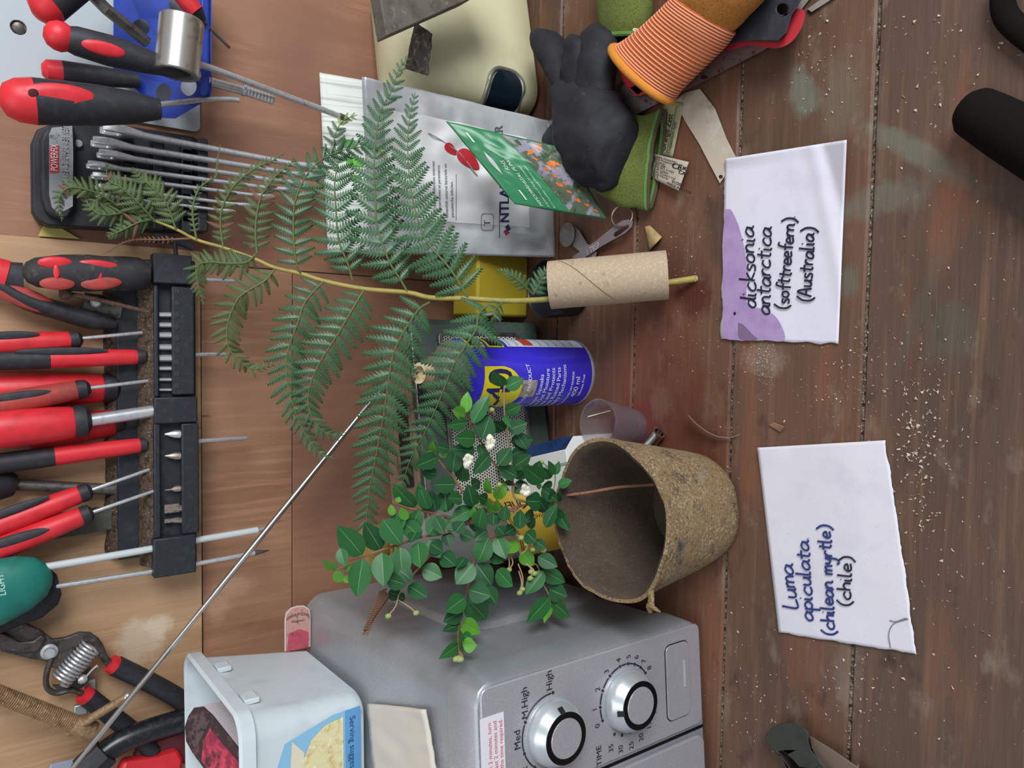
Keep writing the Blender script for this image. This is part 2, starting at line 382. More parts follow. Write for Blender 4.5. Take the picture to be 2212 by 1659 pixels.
# warning sticker
q0, q1 = fp(1034, 1553), fp(1085, 1536)
sx1 = (q0[0]+q1[0])/2; sz1, sz0 = q0[1], q1[1]
ob('warning_sticker', B().box(mw(sx1-.055, -.0014, (sz0+sz1)/2), (.055, .0003, (sz1-sz0)/2), (EX, EY, EZ)), M('sticker_white', '#d9d5dc', .45), mic, smooth=0)
b = B(); lh = (sz1-sz0)/4.2
for i, t in enumerate(('Important note:', 'For less than 2 minutes, turn', 'the dial past 2 minutes and', 'back to the time required.')):
    put_text(b, t, lh*.98, lambda a, c: mw(sx1-.004-[.052, .0, .0, .0][i]+a, -.0019, sz1-lh*(i+.85)+c), 'RIGHT')
ob('sticker_lettering', b, M('red_print', '#c4474f', .5), mic, smooth=0)
for x in (-.04, -.40):
    for y in (.03, .28): ob('foot', B().lathe(mw(x, y, 0), mw(x, y, .012), ((0, .01), (1, .012)), 14), gloss_black, mic)

# ================================================================== ice cream tub on the microwave
ZT = MH
white_pl = M('white_plastic', '#ccd6da', .38, layers=((40, '#c2ccd2', .5, .7, 2),), sss=.1)
A_, B_ = T(795, 1502, ZT), T(657, 1391, ZT)            # right-hand base corners, front and back
d_ = (B_-A_); L_ = d_.length; ey = d_.normalized(); ex = V((ey.y, -ey.x, 0)); 
TH = .110; TW = .125
tc_ = A_+ey*(L_/2)-ex*(TW/2)
tub = thing('ice_cream_tub', 'white square plastic ice cream tub full of plant label cards, on the microwave', 'tub', tc_)
def tr(z, g, r=.018): return [tc_+ex*x+ey*y+EZ*z for x, y in rrect(TW/2+g, L_/2+g, r, 6)]
g1 = .011
b = B().loft([tr(0.001, -.006, .012), tr(.004, -.001), tr(.012, .0), tr(TH-.016, g1-.001), tr(TH-.012, g1), tr(TH-.012, g1+.004), tr(TH-.002, g1+.0045), tr(TH, g1+.002), tr(TH-.002, g1-.001), tr(TH-.016, g1-.002), tr(.014, -.002), tr(.006, -.004)]); ob('tub_body', b, white_pl, tub, smooth=50)
for y0, y1 in ((-.42, -.2), (.12, .3)):
    for z0, hh in ((TH-.02, .006),):
        ob('rim_clip', B().box(tc_+ex*(TW/2+g1+.001)+ey*L_*(y0+y1)/2+EZ*z0, (.0022, L_*(y1-y0)/2*.55, hh), (ex, ey, EZ)), white_pl, tub, bevel=.001)
# printed front label
def tf(x, z, o=.0008): g = g1*z/TH; return tc_+ex*x-ey*(L_/2+g+o)+EZ*z
lab_b = M('label_blue', '#86b9d6', .4); lab_d = M('label_blue2', '#5b98cc', .4)
xr = TW/2-.006
fl = ob('printed_label', B().prism([(xr, .008), (xr, .032), (xr-.010, .074), (xr-.026, .08), (-.06, .08), (-.06, .008)], [], lambda x, z, w: tf(x, z, .0005+w), .0003), lab_b, tub, smooth=0)
ob('label_band', B().prism([(xr, .008), (xr, .022), (-.06, .022), (-.06, .008)], [], lambda x, z, w: tf(x, z, .0009+w), .0002), lab_d, fl, smooth=0)
ob('label_stripe', B().prism([(xr-.022, .058), (xr-.010, .068), (-.06, .076), (-.06, .066)], [], lambda x, z, w: tf(x, z, .0009+w), .0002), M('label_cream', '#dcd2b8', .4), fl, smooth=0)
ice = M('ice_cream_print', '#ddd2a4', .5, layers=((120, '#c3ab6c', .52, .7, 5), (260, '#efe8cc', .55, .7, 4)))
o_ = [(xr-.004, .024), (xr-.006, .04), (xr-.014, .052), (xr-.03, .060), (xr-.05, .063), (-.06, .06), (-.06, .024)]
ob('ice_cream_picture', B().prism(o_, [], lambda x, z, w: tf(x, z, .0012+w), .0002), ice, fl, smooth=0)
b = B(); put_text(b, 'Serving suggestion', .0075, lambda a, c: tf(xr-.006-a, .018-c, .0014), 'LEFT'); ob('label_lettering', b, M('navy_print', '#2b3d63', .5), fl, smooth=0)
# lid and cards inside the tub
navy = M('navy_card', '#39475a', .5)
cn = (EZ+ex*.22-ey*.42).normalized(); ca = ex*.34+ey*.94; ca = (ca-cn*ca.dot(cn)).normalized(); cw_ = cn.cross(ca)
ctop_ = tc_+ex*(TW/2-.014)+ey*(L_/2-.020)+EZ*(TH-.005)
def cardm(x, z, w): return ctop_+ca*(z-.092)+cw_*(x+.022)+cn*w
lid = thing('tub_lid', 'grey-blue ice cream lid with white lettering, under the cards in the white tub', 'lid', cardm(0, .06, -.03))
ob('lid_plate', B().prism(rrect(.024, .04, .012, 6, -.004, .045), [], lambda x, z, w: cardm(x, z, -.0255+w), .0015), M('lid_tan', '#9d8a70', .5), lid)
ob('lid_badge', B().prism([(.020*math.cos(t)-.006, .042+.034*math.sin(t)) for t in [2*math.pi*k/28 for k in range(28)]], [], lambda x, z, w: cardm(x, z, -.0238+w), .0003), navy, lid, smooth=0)
b = B()
for t, x, s_ in (('SOFT', -.008, .009), ('VANILLA', -.018, .010)): put_text(b, t, s_, lambda a, c: cardm(x-c, .072-a, -.0232))
ob('lid_lettering', b, M('white_print', '#d8dcdf', .5), lid, smooth=0)
def card_outline(w, h): return [(-w, 0), (w, 0), (w, h*.72), (w*.9, h*.88), (w*.5, h*.98), (0, h), (-w*.5, h*.98), (-w*.9, h*.88), (-w, h*.72)]
card_w = M('card_white', '#d9ccd0', .5); pinkp = M('geranium_print', '#8a2f45', .5, layers=((90, '#c9425c', .45, .6, 4), (60, '#3a2c30', .58, .7, 4))); darkp = M('card_dark_print', '#5a4a4c', .5, layers=((200, '#2b2626', .5, .65, 3),))
for i in range(11):
    w_, h_ = .020, .090-.002*random.random(); of_ = -.0022*i
    def cm(x, z, w, i=i, of_=of_): return cardm(x+.001+.0012*nz(i*3.1), z+.0015*nz(i*2.3, 4), of_+w-.006*(1-z/.12)*0+.35*x*x)
    c = thing('plant_label_card', ['topmost geranium label card with pink flower print in the white tub', 'second', 'third', 'fourth', 'fifth', 'sixth', 'seventh', 'eighth', 'ninth', 'tenth', 'lowest'][i]+('' if i == 0 else ' white-edged geranium card from the top of the stack in the tub' if i < 10 else ' white-edged geranium card of the stack in the white tub'), 'label card', cm(0, .02, 0), 'geranium label cards in the tub')
    ob('card', B().prism(card_outline(w_, h_), [], cm, .0011), card_w if i else M('card_black', '#3b2d30', .5, layers=((150, '#6a4a50', .5, .66, 4),)), c, smooth=0)
    if i == 0:
        ob('flower_print', B().prism([(-w_*.6, .010), (w_*.9, .006), (w_*.85, .052), (w_*.2, .060), (-w_*.5, .06)], [], lambda x, z, w: cm(x, z, .0012+w), .0003), pinkp, c, smooth=0)
        ob('text_print', B().prism([(-w_*.8, .064), (w_*.8, .064), (w_*.5, .080), (-w_*.5, .080)], [], lambda x, z, w: cm(x, z, .0012+w), .0003), darkp, c, smooth=0)

# =========== a folded sheet of kitchen paper under the tub
cp = [T(800, 1518, ZT), T(928, 1530, ZT), T(948, 1665, ZT), T(812, 1675, ZT)]
b = B().grid(16, 16, lambda u, v: (cp[0]*(1-u)*(1-v)+cp[1]*u*(1-v)+cp[2]*u*v+cp[3]*(1-u)*v)+EZ*(.002+.0015*nz(u*4, v*4, 3)+.004*max(0, u-.6)*(1-v)))
ob('folded_paper', b, M('kitchen_paper', '#cbc3b8', .8, bump=(500, .3)), None, 'folded off-white kitchen paper lying on the microwave beside the tub', 'paper', solid=.002)
# loose label card leaning on the wall behind the tub
gb0 = W(643, 1402, .698); gw = 27.5*S(gb0); gh = 95*S(gb0)
def gm(x, z, w): return gb0+V((z, w-.10*x, -x))          # the card lies on its side, rounded end to the right
gl = thing('plant_label_card', 'rounded geranium zonal label card lying on its side behind the white tub', 'label card', gm(gw, gh/2, 0))
ob('card', B().prism(card_outline(gw, gh), [], gm, .0008), M('card_rim', '#cdbdb8', .5), gl, smooth=0)
ob('card_print', B().prism(card_outline(gw*.92, gh*.975), [], lambda x, z, w: gm(x, z, -.0002-w), .0003), M('card_salmon', '#b98a80', .5, layers=((200, '#7d5a52', .55, .7, 3),)), gl, smooth=0)
ob('flower_print', B().prism([(-gw*.85, 0), (gw*.8, 0), (gw*.8, gh*.36), (gw*.1, gh*.46), (-gw*.7, gh*.40)], [], lambda x, z, w: gm(x, z, -.0007-w), .0003), M('geranium_pink', '#b04a5a', .5, layers=((120, '#8a3547', .5, .7, 3),)), gl, smooth=0)
b = B(); put_text(b, 'GERANIUM ZONAL', .0042, lambda a, c: gm(a, gh*.78+c-a*a*24, -.0012), 'CENTER', sx=.62); put_text(b, 'Pelargonium', .0032, lambda a, c: gm(a, gh*.64+c, -.0012), 'CENTER', sx=.8); ob('lettering', b, ink, gl, smooth=0)
# ================================================================== tools on the wall
red_h = M('red_handle', '#cf2a33', .45, layers=((60, '#b5232c', .5, .75, 3),)); red_old = M('red_handle_dusty', '#a83a34', .6, layers=((80, '#7d3a33', .45, .7, 4),))
blk = M('black_rubber', '#25252a', .6, layers=((120, '#35343a', .5, .75, 3),)); blk_d = M('black_dusty', '#2b2a2d', .7, layers=((90, '#5b5044', .55, .75, 5),))
rackm = M('rack_black', '#22252b', .55, layers=((150, '#31353c', .5, .75, 3),)); dust = M('brown_dust', '#4c3c30', .95, layers=((600, '#8d7a66', .55, .7, 3), (200, '#2c221b', .5, .65, 4)), bump=(900, 1.))
chrome = M('tool_steel', '#cdced1', .28, .65, layers=((300, '#adaeb2', .5, .75, 3),)); steel_d = M('dark_steel', '#6f6d68', .45, .7, layers=((200, '#4e4b46', .5, .7, 4),)); rusty = M('rust', '#5d4438', .9, layers=((400, '#3b2a22', .5, .65, 4), (200, '#80604e', .58, .7, 3)), bump=(700, 1.))
whites = M('white_shaft', '#cfd6d8', .35, .2)
def pts(y, *ps): return [W(p[0], p[1], y+(p[2] if len(p) > 2 else 0)) for p in ps]
def prof(p0, *tr): s = S(p0); return [(t, r*s) for t, r in tr]
def cone(b, a, c, *tr, n=18, flat=1.): return b.lathe(a, c, prof(a, *tr), n, flat=flat)
def inlay(p, q, r, off, nrm=None, n=12):
    """flattened oval pad lying along p->q, standing a little proud towards the room"""
    d = (q-p); L = d.length; d.normalize(); nn = (C0-(p+q)/2).normalized(); nn = (nn-d*nn.dot(d)).normalized(); s = d.cross(nn)
    c = (p+q)/2+nn*off; rr = []
    for i in range(1, 6):
        a = math.pi*i/6; rr.append([c+d*(L/2*math.sin(a)*math.cos(t))+s*(r*math.sin(a)*math.sin(t))+nn*(r*.35*math.cos(a)) for t in [2*math.pi*k/20 for k in range(20)]])
    return B().loft(rr)
G_RED = 'red and black screwdrivers standing in the black rack'
def driver(label, h0, h1, c1, tip, y, hr, sr, hm=None, pad=None, cr=None, tipk='flat', dy=0., black=None):
    hm = hm or red_h; cr = cr or hr*.82
    a, c, e, f_ = W(*h0, y+dy), W(*h1, y), W(*c1, y), W(*tip, y-.0)
    t = thing('screwdriver', label, 'screwdriver', f_, G_RED); s = S(c)
    ob('handle', B().lathe(a, c, [(0, hr*.5*s), (.02, hr*.8*s), (.08, hr*s), (.5, hr*1.02*s), (.8, hr*.93*s), (.97, hr*.86*s), (1, hr*.8*s)], 20), hm, t)
    ob('collar', B().lathe(c, e, [(0, hr*.84*s), (.2, cr*1.05*s), (.7, cr*s), (1, cr*.5*s)], 18), blk, t)
    ob('shaft', B().lathe(e-(f_-e)*.02, f_, [(0, sr*s), (.97, sr*s), (1, sr*.5*s)], 12), chrome, t)
    if pad: ob('grip_pad', inlay(W(*pad[0], y+dy*.6), W(*pad[1], y), pad[2]*s, hr*.88*s), blk, t, smooth=60)
    if black:
        q = a.lerp(c, black); ob('rear_grip', B().lathe(a, q, [(0, hr*.7*s), (.05, hr*1.06*s), (.8, hr*1.08*s), (1, hr*1.0*s)], 20), blk, t)
    return t
# ---- black rack
y0 = .725; xl, xr_ = W(330, 1243, y0).x, W(330, 550, y0).x; zt, zb = .3725, .3335
rack = thing('tool_rack', 'long black plastic screwdriver rack with dusty top, fixed to the plywood wall', 'tool rack', ((xl+xr_)/2, .75, zb))
def bx(x0, x1, ya, yb, za, zb_): return B().box(((x0+x1)/2, (ya+yb)/2, (za+zb_)/2), (abs(x1-x0)/2, abs(yb-ya)/2, abs(zb_-za)/2))
def rx(py): return W(380, py, y0).x
ob('front_rail', bx(xl+.004, xr_-.002, .732, .744, zb+.001, zt-.001), rackm, rack, bevel=.0015)
ob('back_rail', bx(xl+.012, xr_-.012, .7465, .7605, .345, .3985), rackm, rack, bevel=.002)
def dustw(x0, x1, ya, yb, za, zb_, seed):
    return B().loft([[V((x, ya, za-.004)), V((x, ya, za)), V((x, (ya+yb)/2, (za+zb_)/2+.0015+.002*nz(x*70, seed))), V((x, yb, zb_+.0025*nz(x*55, seed+3))), V((x, yb, za-.004))] for x in [lerp(x0, x1, k/60) for k in range(61)]])
ob('front_dust', dustw(xl+.006, xr_-.004, .7275, .7435, zt-.0005, zt+.009, 1), dust, rack, smooth=60)
ob('back_dust', dustw(xl+.014, xr_-.014, .7475, .760, .3975, .4065, 7), dust, rack, smooth=60)
for x in (xl+.03, 0, xr_-.03): ob('bridge', bx(x-.006, x+.006, .743, .748, .35, .372), rackm, rack, bevel=.001)
def face(pya, pyb, pxa, pxb, y, d, nm, mat=None):
    p, q = W(pxa, (pya+pyb)/2, y), W(pxb, (pya+pyb)/2, y)
    return ob(nm, bx(W(380, pya, y).x, W(380, pyb, y).x, y, y+d, q.z, p.z), mat or rackm, rack, bevel=.0012)
face(550, 613, 331, 415, .7195, .014, 'end_block'); face(1160, 1243, 332, 424, .7195, .014, 'end_block')
face(858, 914, 333, 427, .7225, .012, 'middle_block')
np_ = face(618, 853, 372, 420, .7235, .010, 'numbered_plate'); face(617, 856, 333, 343, .7235, .01, 'top_bar'); face(914, 1158, 333, 347, .7235, .01, 'top_bar')
pl2 = face(916, 1157, 393, 430, .7235, .010, 'slotted_plate')
b = B()
for i in range(9):
    p = W(402, 628+i*25.6, .7232); put_text(b, ('H3', 'H4', 'H5', 'H6', 'T10', 'T15', 'T20', 'T25', 'T30')[i], .0045, lambda a, c: p+V((a-.003, 0, c-.001)))
    q = W(383, 629+i*25.6, .7236); b.lathe(q, q-V((0, .0006, 0)), ((0, .0028), (1, .0022)), 14)
ob('embossed_numbers', b, M('rack_emboss', '#2e3238', .5), np_, smooth=0)
kn = W(340, 520, .728); ob('lever', B().tube(pts(.729, (332, 515), (350, 513), (385, 522), (416, 534)), lambda t: lerp(.0045, .003, t), 10, 5, flat=.5), rackm, rack)
ob('lever_stem', B().lathe(W(378, 522, .729), W(380, 552, .729), ((0, .0018), (1, .0018)), 10), rackm, rack)
# ---- bits sitting in the rack
ordn = ['first', 'second', 'third', 'fourth', 'fifth', 'sixth', 'seventh', 'eighth']
for i, (py, r) in enumerate(((680, 5.5), (702, 5.5), (724, 6.5), (750, 6.5), (774, 7.5), (796, 4.5), (820, 3.5), (842, 3))):
    a, c = W(343, py, .7285), W(373, py, .7285); s = S(a); t = thing('screwdriver_bit', ordn[i]+' thin silver bit from the square end block, above the numbered plate', 'bit', c, 'silver bits above the numbered plate')
    ob('bit_shank', B().lathe(a, c, [(0, r*s*.8), (.04, r*s), (.75, r*s), (1, r*s)], 6), chrome, t, smooth=20); ob('bit_tip', B().lathe(c, c+(c-a)*.25, [(0, r*.75*s), (1, r*.5*s)], 8), chrome, t)
for i, (py, kind, r) in enumerate(((938, 'cross', 9), (985, 'cross', 8.5), (1055, 'point', 7), (1098, 'flat', 9), (1124, 'flat', 8))):
    a, c = W(356, py+(4 if kind == 'point' else 0), .7275), W(389, py, .7275); s = S(a)
    nm = ['shiny cross bit next to the middle block', 'tarnished cross bit, second in the open slots', 'thin pointed bit in the middle of the open slots', 'broad flat bit, fourth in the open slots', 'worn flat bit nearest the lower end block'][i]
    t = thing('screwdriver_bit', nm, 'bit', c, 'loose bits in the open slots')
    m_ = chrome if i == 0 else M('bit_worn', '#9c8d85', .45, .6, layers=((300, '#6d5d55', .5, .7, 3),))
    if kind == 'flat': ob('blade', B().box(a.lerp(c, .45), (.0017 if i == 4 else .0038, .0011, .0062), None), m_, t)
    else: ob('blade', B().lathe(c, a, [(0, r*s), (.35, r*s*.95), (.6, r*s*.7 if kind == 'cross' else r*s*.25), (1, r*s*.15)], 8), m_, t, smooth=15)
    ob('shank', B().lathe(a.lerp(c, .6), c+(c-a)*.2, [(0, r*s*.8), (1, r*s*.8)], 6), m_, t, smooth=20)
# ---- screwdrivers standing in the rack
YF = .7365; YB = .7545
driver('slim red screwdriver with a bare thin shaft, next to the rusty nail', (-70, 745), (152, 735), (178, 731), (335, 716), YF, 22, 4.2, pad=((-60, 728), (85, 722), 9))
driver('slim red screwdriver with long black rear grip pushed down to the rack', (-70, 780), (296, 771), (320, 769), (490, 765), YF, 19, 5, pad=((30, 760), (232, 757), 8), black=.48)
driver('dusty faded-red slim screwdriver with a corroded shaft', (-70, 888), (166, 842), (195, 838), (335, 821), YF-.004, 24, 4.2, hm=red_old, pad=((-40, 866), (110, 846), 9))
driver('thick glossy red screwdriver behind the faded one', (-70, 845), (222, 838), (262, 838), (350, 836), YB+.0, 36, 8)
driver('biggest red screwdriver with thick grey shaft and black collar', (-90, 935), (160, 912), (197, 908), (345, 886), YF-.006, 40, 14, cr=34)
driver('stubby red screwdriver half hidden behind the biggest one', (60, 945), (246, 912), (270, 908), (350, 900), YB, 33, 8)
driver('slim red screwdriver with collar touching the dusty rack top', (-70, 1010), (302, 962), (322, 960), (536, 946), YF, 19, 5, black=.5)
driver('upper of two slanting red screwdrivers with bare thin shafts', (-70, 1160), (172, 1068), (199, 1058), (335, 1010), YF-.004, 23, 4.2, pad=((-60, 1132), (108, 1072), 9))
driver('lower of two slanting red screwdrivers with bare thin shafts', (-70, 1212), (176, 1115), (201, 1106), (335, 1060), YF-.008, 24, 4.2, pad=((-60, 1192), (118, 1140), 11))
# thick black handle with red patches
t = thing('screwdriver', 'fat black screwdriver handle with four red patches at the rack end', 'screwdriver', W(512, 607, YF)); a, c = W(48, 588, YF-.012), W(322, 592, YF-.012)
ob('handle', cone(B(), a, c, (0, 8), (.03, 22), (.1, 32), (.3, 40), (.5, 42), (.62, 39), (.8, 40), (.92, 38), (1, 26), n=24), blk_d, t)
for (p, q, r) in (((78, 567), (152, 567), 13), ((165, 568), (256, 578), 12), ((82, 612), (158, 613), 14), ((170, 615), (258, 608), 15)): ob('red_patch', inlay(W(*p, YF-.012), W(*q, YF-.012), r*S(a), 34*S(a)), red_old if p[1] > 600 else red_h, t, smooth=60)
for (p, q) in (((121, 575), (123, 605)), ((214, 580), (216, 606))): ob('red_bridge', inlay(W(*p, YF-.012), W(*q, YF-.012), 6*S(a), 38*S(a)), red_h, t, smooth=60)
ob('shaft', B().tube(pts(YF, (330, 600), (512, 607)), 5*S(a), 10), chrome, t)
# pliers behind it
t = thing('pliers', 'red and black handled pliers with a silver rivet, behind the fat black screwdriver', 'pliers', W(245, 700, YB-.012)); 
ob('lower_handle', B().tube(pts(YB-.012, (-70, 575), (-10, 612), (60, 650), (130, 672), (190, 690), (250, 702)), lambda u: S(a)*interp(u, ((0, 26), (.3, 34), (.6, 36), (.85, 34), (1, 18))), 16, 6, flat=.6), blk, t)
ob('red_grip', inlay(W(-30, 612, YB-.014), W(130, 672, YB-.014), 22*S(a), 18*S(a)), red_old, t, smooth=60)
ob('upper_handle', B().tube(pts(YB-.016, (-80, 585), (-20, 592), (14, 600)), 38*S(a), 16, 4, flat=.6), red_h, t); ob('upper_ring', B().tube(pts(YB-.016, (12, 600), (50, 602)), 35*S(a), 16, flat=.6), blk, t)
ob('jaw', B().tube(pts(YB-.008, (180, 655), (262, 668)), 26*S(a), 12, flat=.4), steel_d, t)
ob('rivet', B().lathe(W(208, 653, YB-.016), W(208, 653, YB-.024), ((0, .0048), (.8, .0045), (1, .003)), 14), chrome, t)
b = B().tube(pts(YF-.012, (140, 634), (200, 645), (322, 674)), lambda u: .0022-.0006*u, 8, 4); b.ball(W(141, 634, YF-.012), .0055, 10); ob('rusty_nail', b, rusty, None, 'rusty brown nail sticking up from the rack dust', 'nail')
# chisel and file in the back row
t = thing('chisel', 'round steel chisel with black handle, in the back row of the rack', 'chisel', W(262, 1058, YB)); s = S(W(262, 1058, YB))
ob('handle', B().lathe(W(-70, 1040, YB-.01), W(30, 1048, YB-.003), [(0, 30*s), (.7, 33*s), (1, 22*s)], 18), blk, t); ob('shaft', B().lathe(W(26, 1047, YB-.003), W(345, 1062, YB), [(0, 12*s), (1, 12*s)], 14), steel_d, t)
t = thing('file', 'flat grey steel file beneath the two slanting screwdrivers', 'file', W(300, 1105, YB)); a, c = W(-70, 1165, YB-.004), W(330, 1105, YB-.001); d = (c-a).normalized(); n_ = V((0, 1, 0)); w_ = d.cross(n_).normalized()
ob('blade', B().prism([(0, -26*s), (.6*(c-a).length, -27*s), (.8*(c-a).length, -25*s), ((c-a).length, -18*s), ((c-a).length, 18*s), (.8*(c-a).length, 25*s), (0, 26*s)], [], lambda x, y, w: a+d*x+w_*y+n_*w, .004), M('file_steel', '#5f5f58', .7, .5, bump=(900, .8)), t, bevel=.0008)
ob('tang', B().lathe(a, a-d*.03, ((0, .006), (1, .003)), 10), steel_d, t)
# green tester with two shafts
teal = M('teal_plastic', '#1d7266', .45, layers=((60, '#175c53', .5, .75, 3),)); YG = .718; s = S(W(60, 1250, YG))
t = thing('voltage_tester', 'teal green handled tester with a black cap and a white shaft through the rack', 'tester', W(578, 1140, YF))
ob('handle', B().lathe(W(-150, 1330, YG), W(112, 1236, YG), [(0, 70*s), (.5, 72*s), (.75, 62*s), (.9, 46*s), (.97, 26*s), (1, 8*s)], 24, flat=.6), teal, t); ob('black_back', B().lathe(W(-150, 1350, YG+.014), W(128, 1262, YG+.014), [(0, 70*s), (.8, 62*s), (.95, 45*s), (1, 24*s)], 20, flat=.4), blk, t)
b = B(); o_ = W(10, 1262, YG-.0325); put_text(b, 'LIGHT', .0062, smap(o_, V((1, 0, .1)), V((0, .1, 1))), 'CENTER'); ob('lettering', b, M('pale_print', '#b9d2c8', .5), t, smooth=0)
ob('white_shaft', B().tube(pts(YG, (80, 1228), (325, 1186, .010), (430, 1166, .016), (556, 1145, .018)), 8.5*s, 12), whites, t); ob('tip', B().lathe(W(550, 1146, YG+.018), W(580, 1140, YG+.018), [(0, 6*s), (.3, 5*s), (1, 3*s)], 10), chrome, t)
t = thing('long_screwdriver_shaft', 'long thin steel shaft passing just below the rack end block', 'shaft', W(580, 1190, YF)); ob('rod', B().tube(pts(.716, (20, 1282, .012), (345, 1232, .014), (430, 1217, .014), (552, 1194, .014)), 6*s, 10), chrome, t); ob('point', B().lathe(W(550, 1194, .730), W(582, 1189, .730), [(0, 7*s), (.3, 6*s), (1, 1*s)], 10), steel_d, t)

# ================================================================== grey panel, blue rack and its tools (upper right of the upright view)
greyp = M('grey_panel', '#a9b0b6', .5); p, q = W(432, 287, .7625), W(-60, -120, .7625)
gp = thing('backing_panel', 'pale grey plastic backing panel screwed to the plywood behind the blue rack', 'panel', ((p.x+q.x)/2, .7625, p.z))
ob('plate', B().prism(rrect((q.x-p.x)/2, (q.z-p.z)/2, .006, 4, (p.x+q.x)/2, (p.z+q.z)/2), [circ(W(40, 60, .7625).x, W(40, 60, .7625).z, .006)], lambda x, z, w: V((x, .7615+w, z)), .003), greyp, gp, bevel=.0008)
ob('screw', B().lathe(W(40, 62, .7635), W(40, 62, .7625), ((0, .005), (1, .0035)), 12), steel_d, gp)
blue = M('blue_plastic', '#1a3796', .4, layers=((30, '#152a6e', .5, .75, 3),))
br = thing('blue_tool_rack', 'blue plastic hanging rack with round holes on the grey panel', 'tool rack', W(450, 60, .70))
yb_ = lambda px: interp(px, ((240, .757), (450, .712)))
def brm(px, py, w): return W(px, py, yb_(px))+V((0, .6, .8))*(-w)
ob('slotted_plate', B().prism([(245, -90), (245, 150), (318, 215), (346, 254), (372, 256), (446, 212), (450, 196), (450, -90)], [circ(350, 200, 21), circ(404, 187, 21), circ(300, 60, 24, 16, 20), circ(384, 100, 26, 16, 26), circ(300, -30, 24), circ(384, 10, 26)], brm, .003), blue, br, bevel=.0008)
ob('front_lip', B().prism([(433, -90), (433, 205), (440, 211), (450, 205), (452, 190), (452, -90)], [], lambda x, y, w: W(x, y, .712-w), .006), blue, br, bevel=.0015)
def bigdriver(label, ends, tip, y, rad, padpts, hole=None, shaft=None, ymid=0):
    a, c = W(*ends[0], y), W(*ends[1], y); s = S(a); t = thing('screwdriver', label, 'screwdriver', W(*tip, y+.01), 'big screwdrivers in the blue rack'); L = [(u, r*s) for u, r in rad]
    k = next(i for i, (u, r) in enumerate(L) if u >= .16)
    ob('red_end', B().lathe(a, c, L[:k+1], 22), red_h, t); ob('black_grip', B().lathe(a, c, L[k:], 22), blk, t)
    for p_, q_, r_, of in padpts: ob('red_pad', inlay(W(*p_, y), W(*q_, y), r_*s, of*s), red_h, t, smooth=60)
    if hole: ob('hang_hole', inlay(W(hole[0]-12, hole[1], y), W(hole[0]+12, hole[1], y), 10*s, hole[2]*s), M('dark_hole', '#4a1416', .8), t, smooth=60)
    if shaft: ob('shaft', B().tube([W(*q_) for q_ in shaft[0]], shaft[1]*s, 12), chrome, t)
    return t
t = bigdriver('big black screwdriver with red ball end and long cross-head shaft below the blue rack', ((93, 68), (395, 155)), (755, 258), .672, [(0, 10), (.03, 24), (.08, 31), (.13, 32), (.17, 27), (.22, 31), (.45, 34), (.7, 28), (.9, 20), (1, 14)], [((172, 92), (268, 116), 15, 31)], None, ([(395, 128, .69), (455, 147, .70), (700, 238, .715), (735, 252, .716)], 8.5))
ob('cross_tip', B().lathe(W(733, 251, .716), W(757, 259, .7165), [(0, 3.6e-3), (.5, 3e-3), (1, .6e-3)], 8), steel_d, t, smooth=10)
bigdriver('big screwdriver with a holed red end, lowest in the blue rack', ((-2, 214), (345, 236)), (515, 215), .668, [(0, 14), (.03, 34), (.1, 46), (.2, 50), (.4, 48), (.6, 45), (.8, 38), (1, 24)], [((30, 205), (206, 216), 30, 41)], (66, 202, 50), ([(345, 226, .68), (440, 215, .712), (498, 214, .716), (516, 216, .716)], 7))
bigdriver('red and black screwdriver partly cut by the top edge above the blue rack', ((78, 34), (240, -90)), (420, -60), .69, [(0, 12), (.05, 32), (.14, 42), (.17, 38), (.5, 36), (1, 30)], [((130, 0), (190, -40), 14, 34)])
bigdriver('screwdriver with a short red end tucked between the two big ones', ((90, 150), (300, 175)), (420, 190), .735, [(0, 12), (.05, 22), (.2, 24), (.6, 22), (1, 16)], [((100, 152), (185, 162), 14, 12)])
t = thing('screwdriver', 'small red handled screwdriver standing behind the blue front lip', 'screwdriver', W(495, 104, .718)); s = S(W(420, 20, .705)); 
ob('handle', B().lathe(W(360, -50, .70), W(424, 26, .70), [(0, 17*s), (.7, 20*s), (1, 17*s)], 16), red_h, t); ob('collar', B().lathe(W(422, 24, .70), W(438, 46, .703), [(0, 18*s), (1, 9*s)], 14), blk, t); ob('shaft', B().tube([W(436, 44, .703), W(458, 66, .712), W(496, 103, .718)], 3.2*s, 8), steel_d, t)
ob('hex_key', B().tube([W(185, -25, .70), W(230, 20, .70), W(318, 92, .715)], .0048, 6), steel_d, None, 'dark steel bar slanting across the blue rack', 'hex key', smooth=20)
b = B().lathe(W(393, 42, .667), W(381, 160, .667), [(0, .0135), (0, .0165), (.02, .0172), (.7, .017), (.98, .0172), (1, .0165), (1, .0132), (.1, .0132)], 26, False, False); ob('box_spanner', b, M('socket_steel', '#b8b5ae', .3, .85, layers=((50, '#8b6f58', .56, .7, 4),)), None, 'short silver tube spanner with rust tint wedged in the blue rack', 'tube spanner', smooth=35)
t = thing('extension_bar', 'chrome extension bar with knurled end hanging below the blue rack', 'bar', W(590, 218, .716)); ob('bar', B().tube([W(400, 150, .705), W(455, 177, .715), (W(540, 200, .718))], .0042, 12), chrome, t); ob('ring', B().lathe(W(524, 194, .7175), W(530, 196, .7175), ((0, .0054), (1, .0054)), 14), chrome, t); ob('knurl', B().lathe(W(532, 197, .7178), W(590, 216, .719), [(k/16, .0048 if k % 2 else .0043) for k in range(17)], 14), chrome, t, smooth=10)
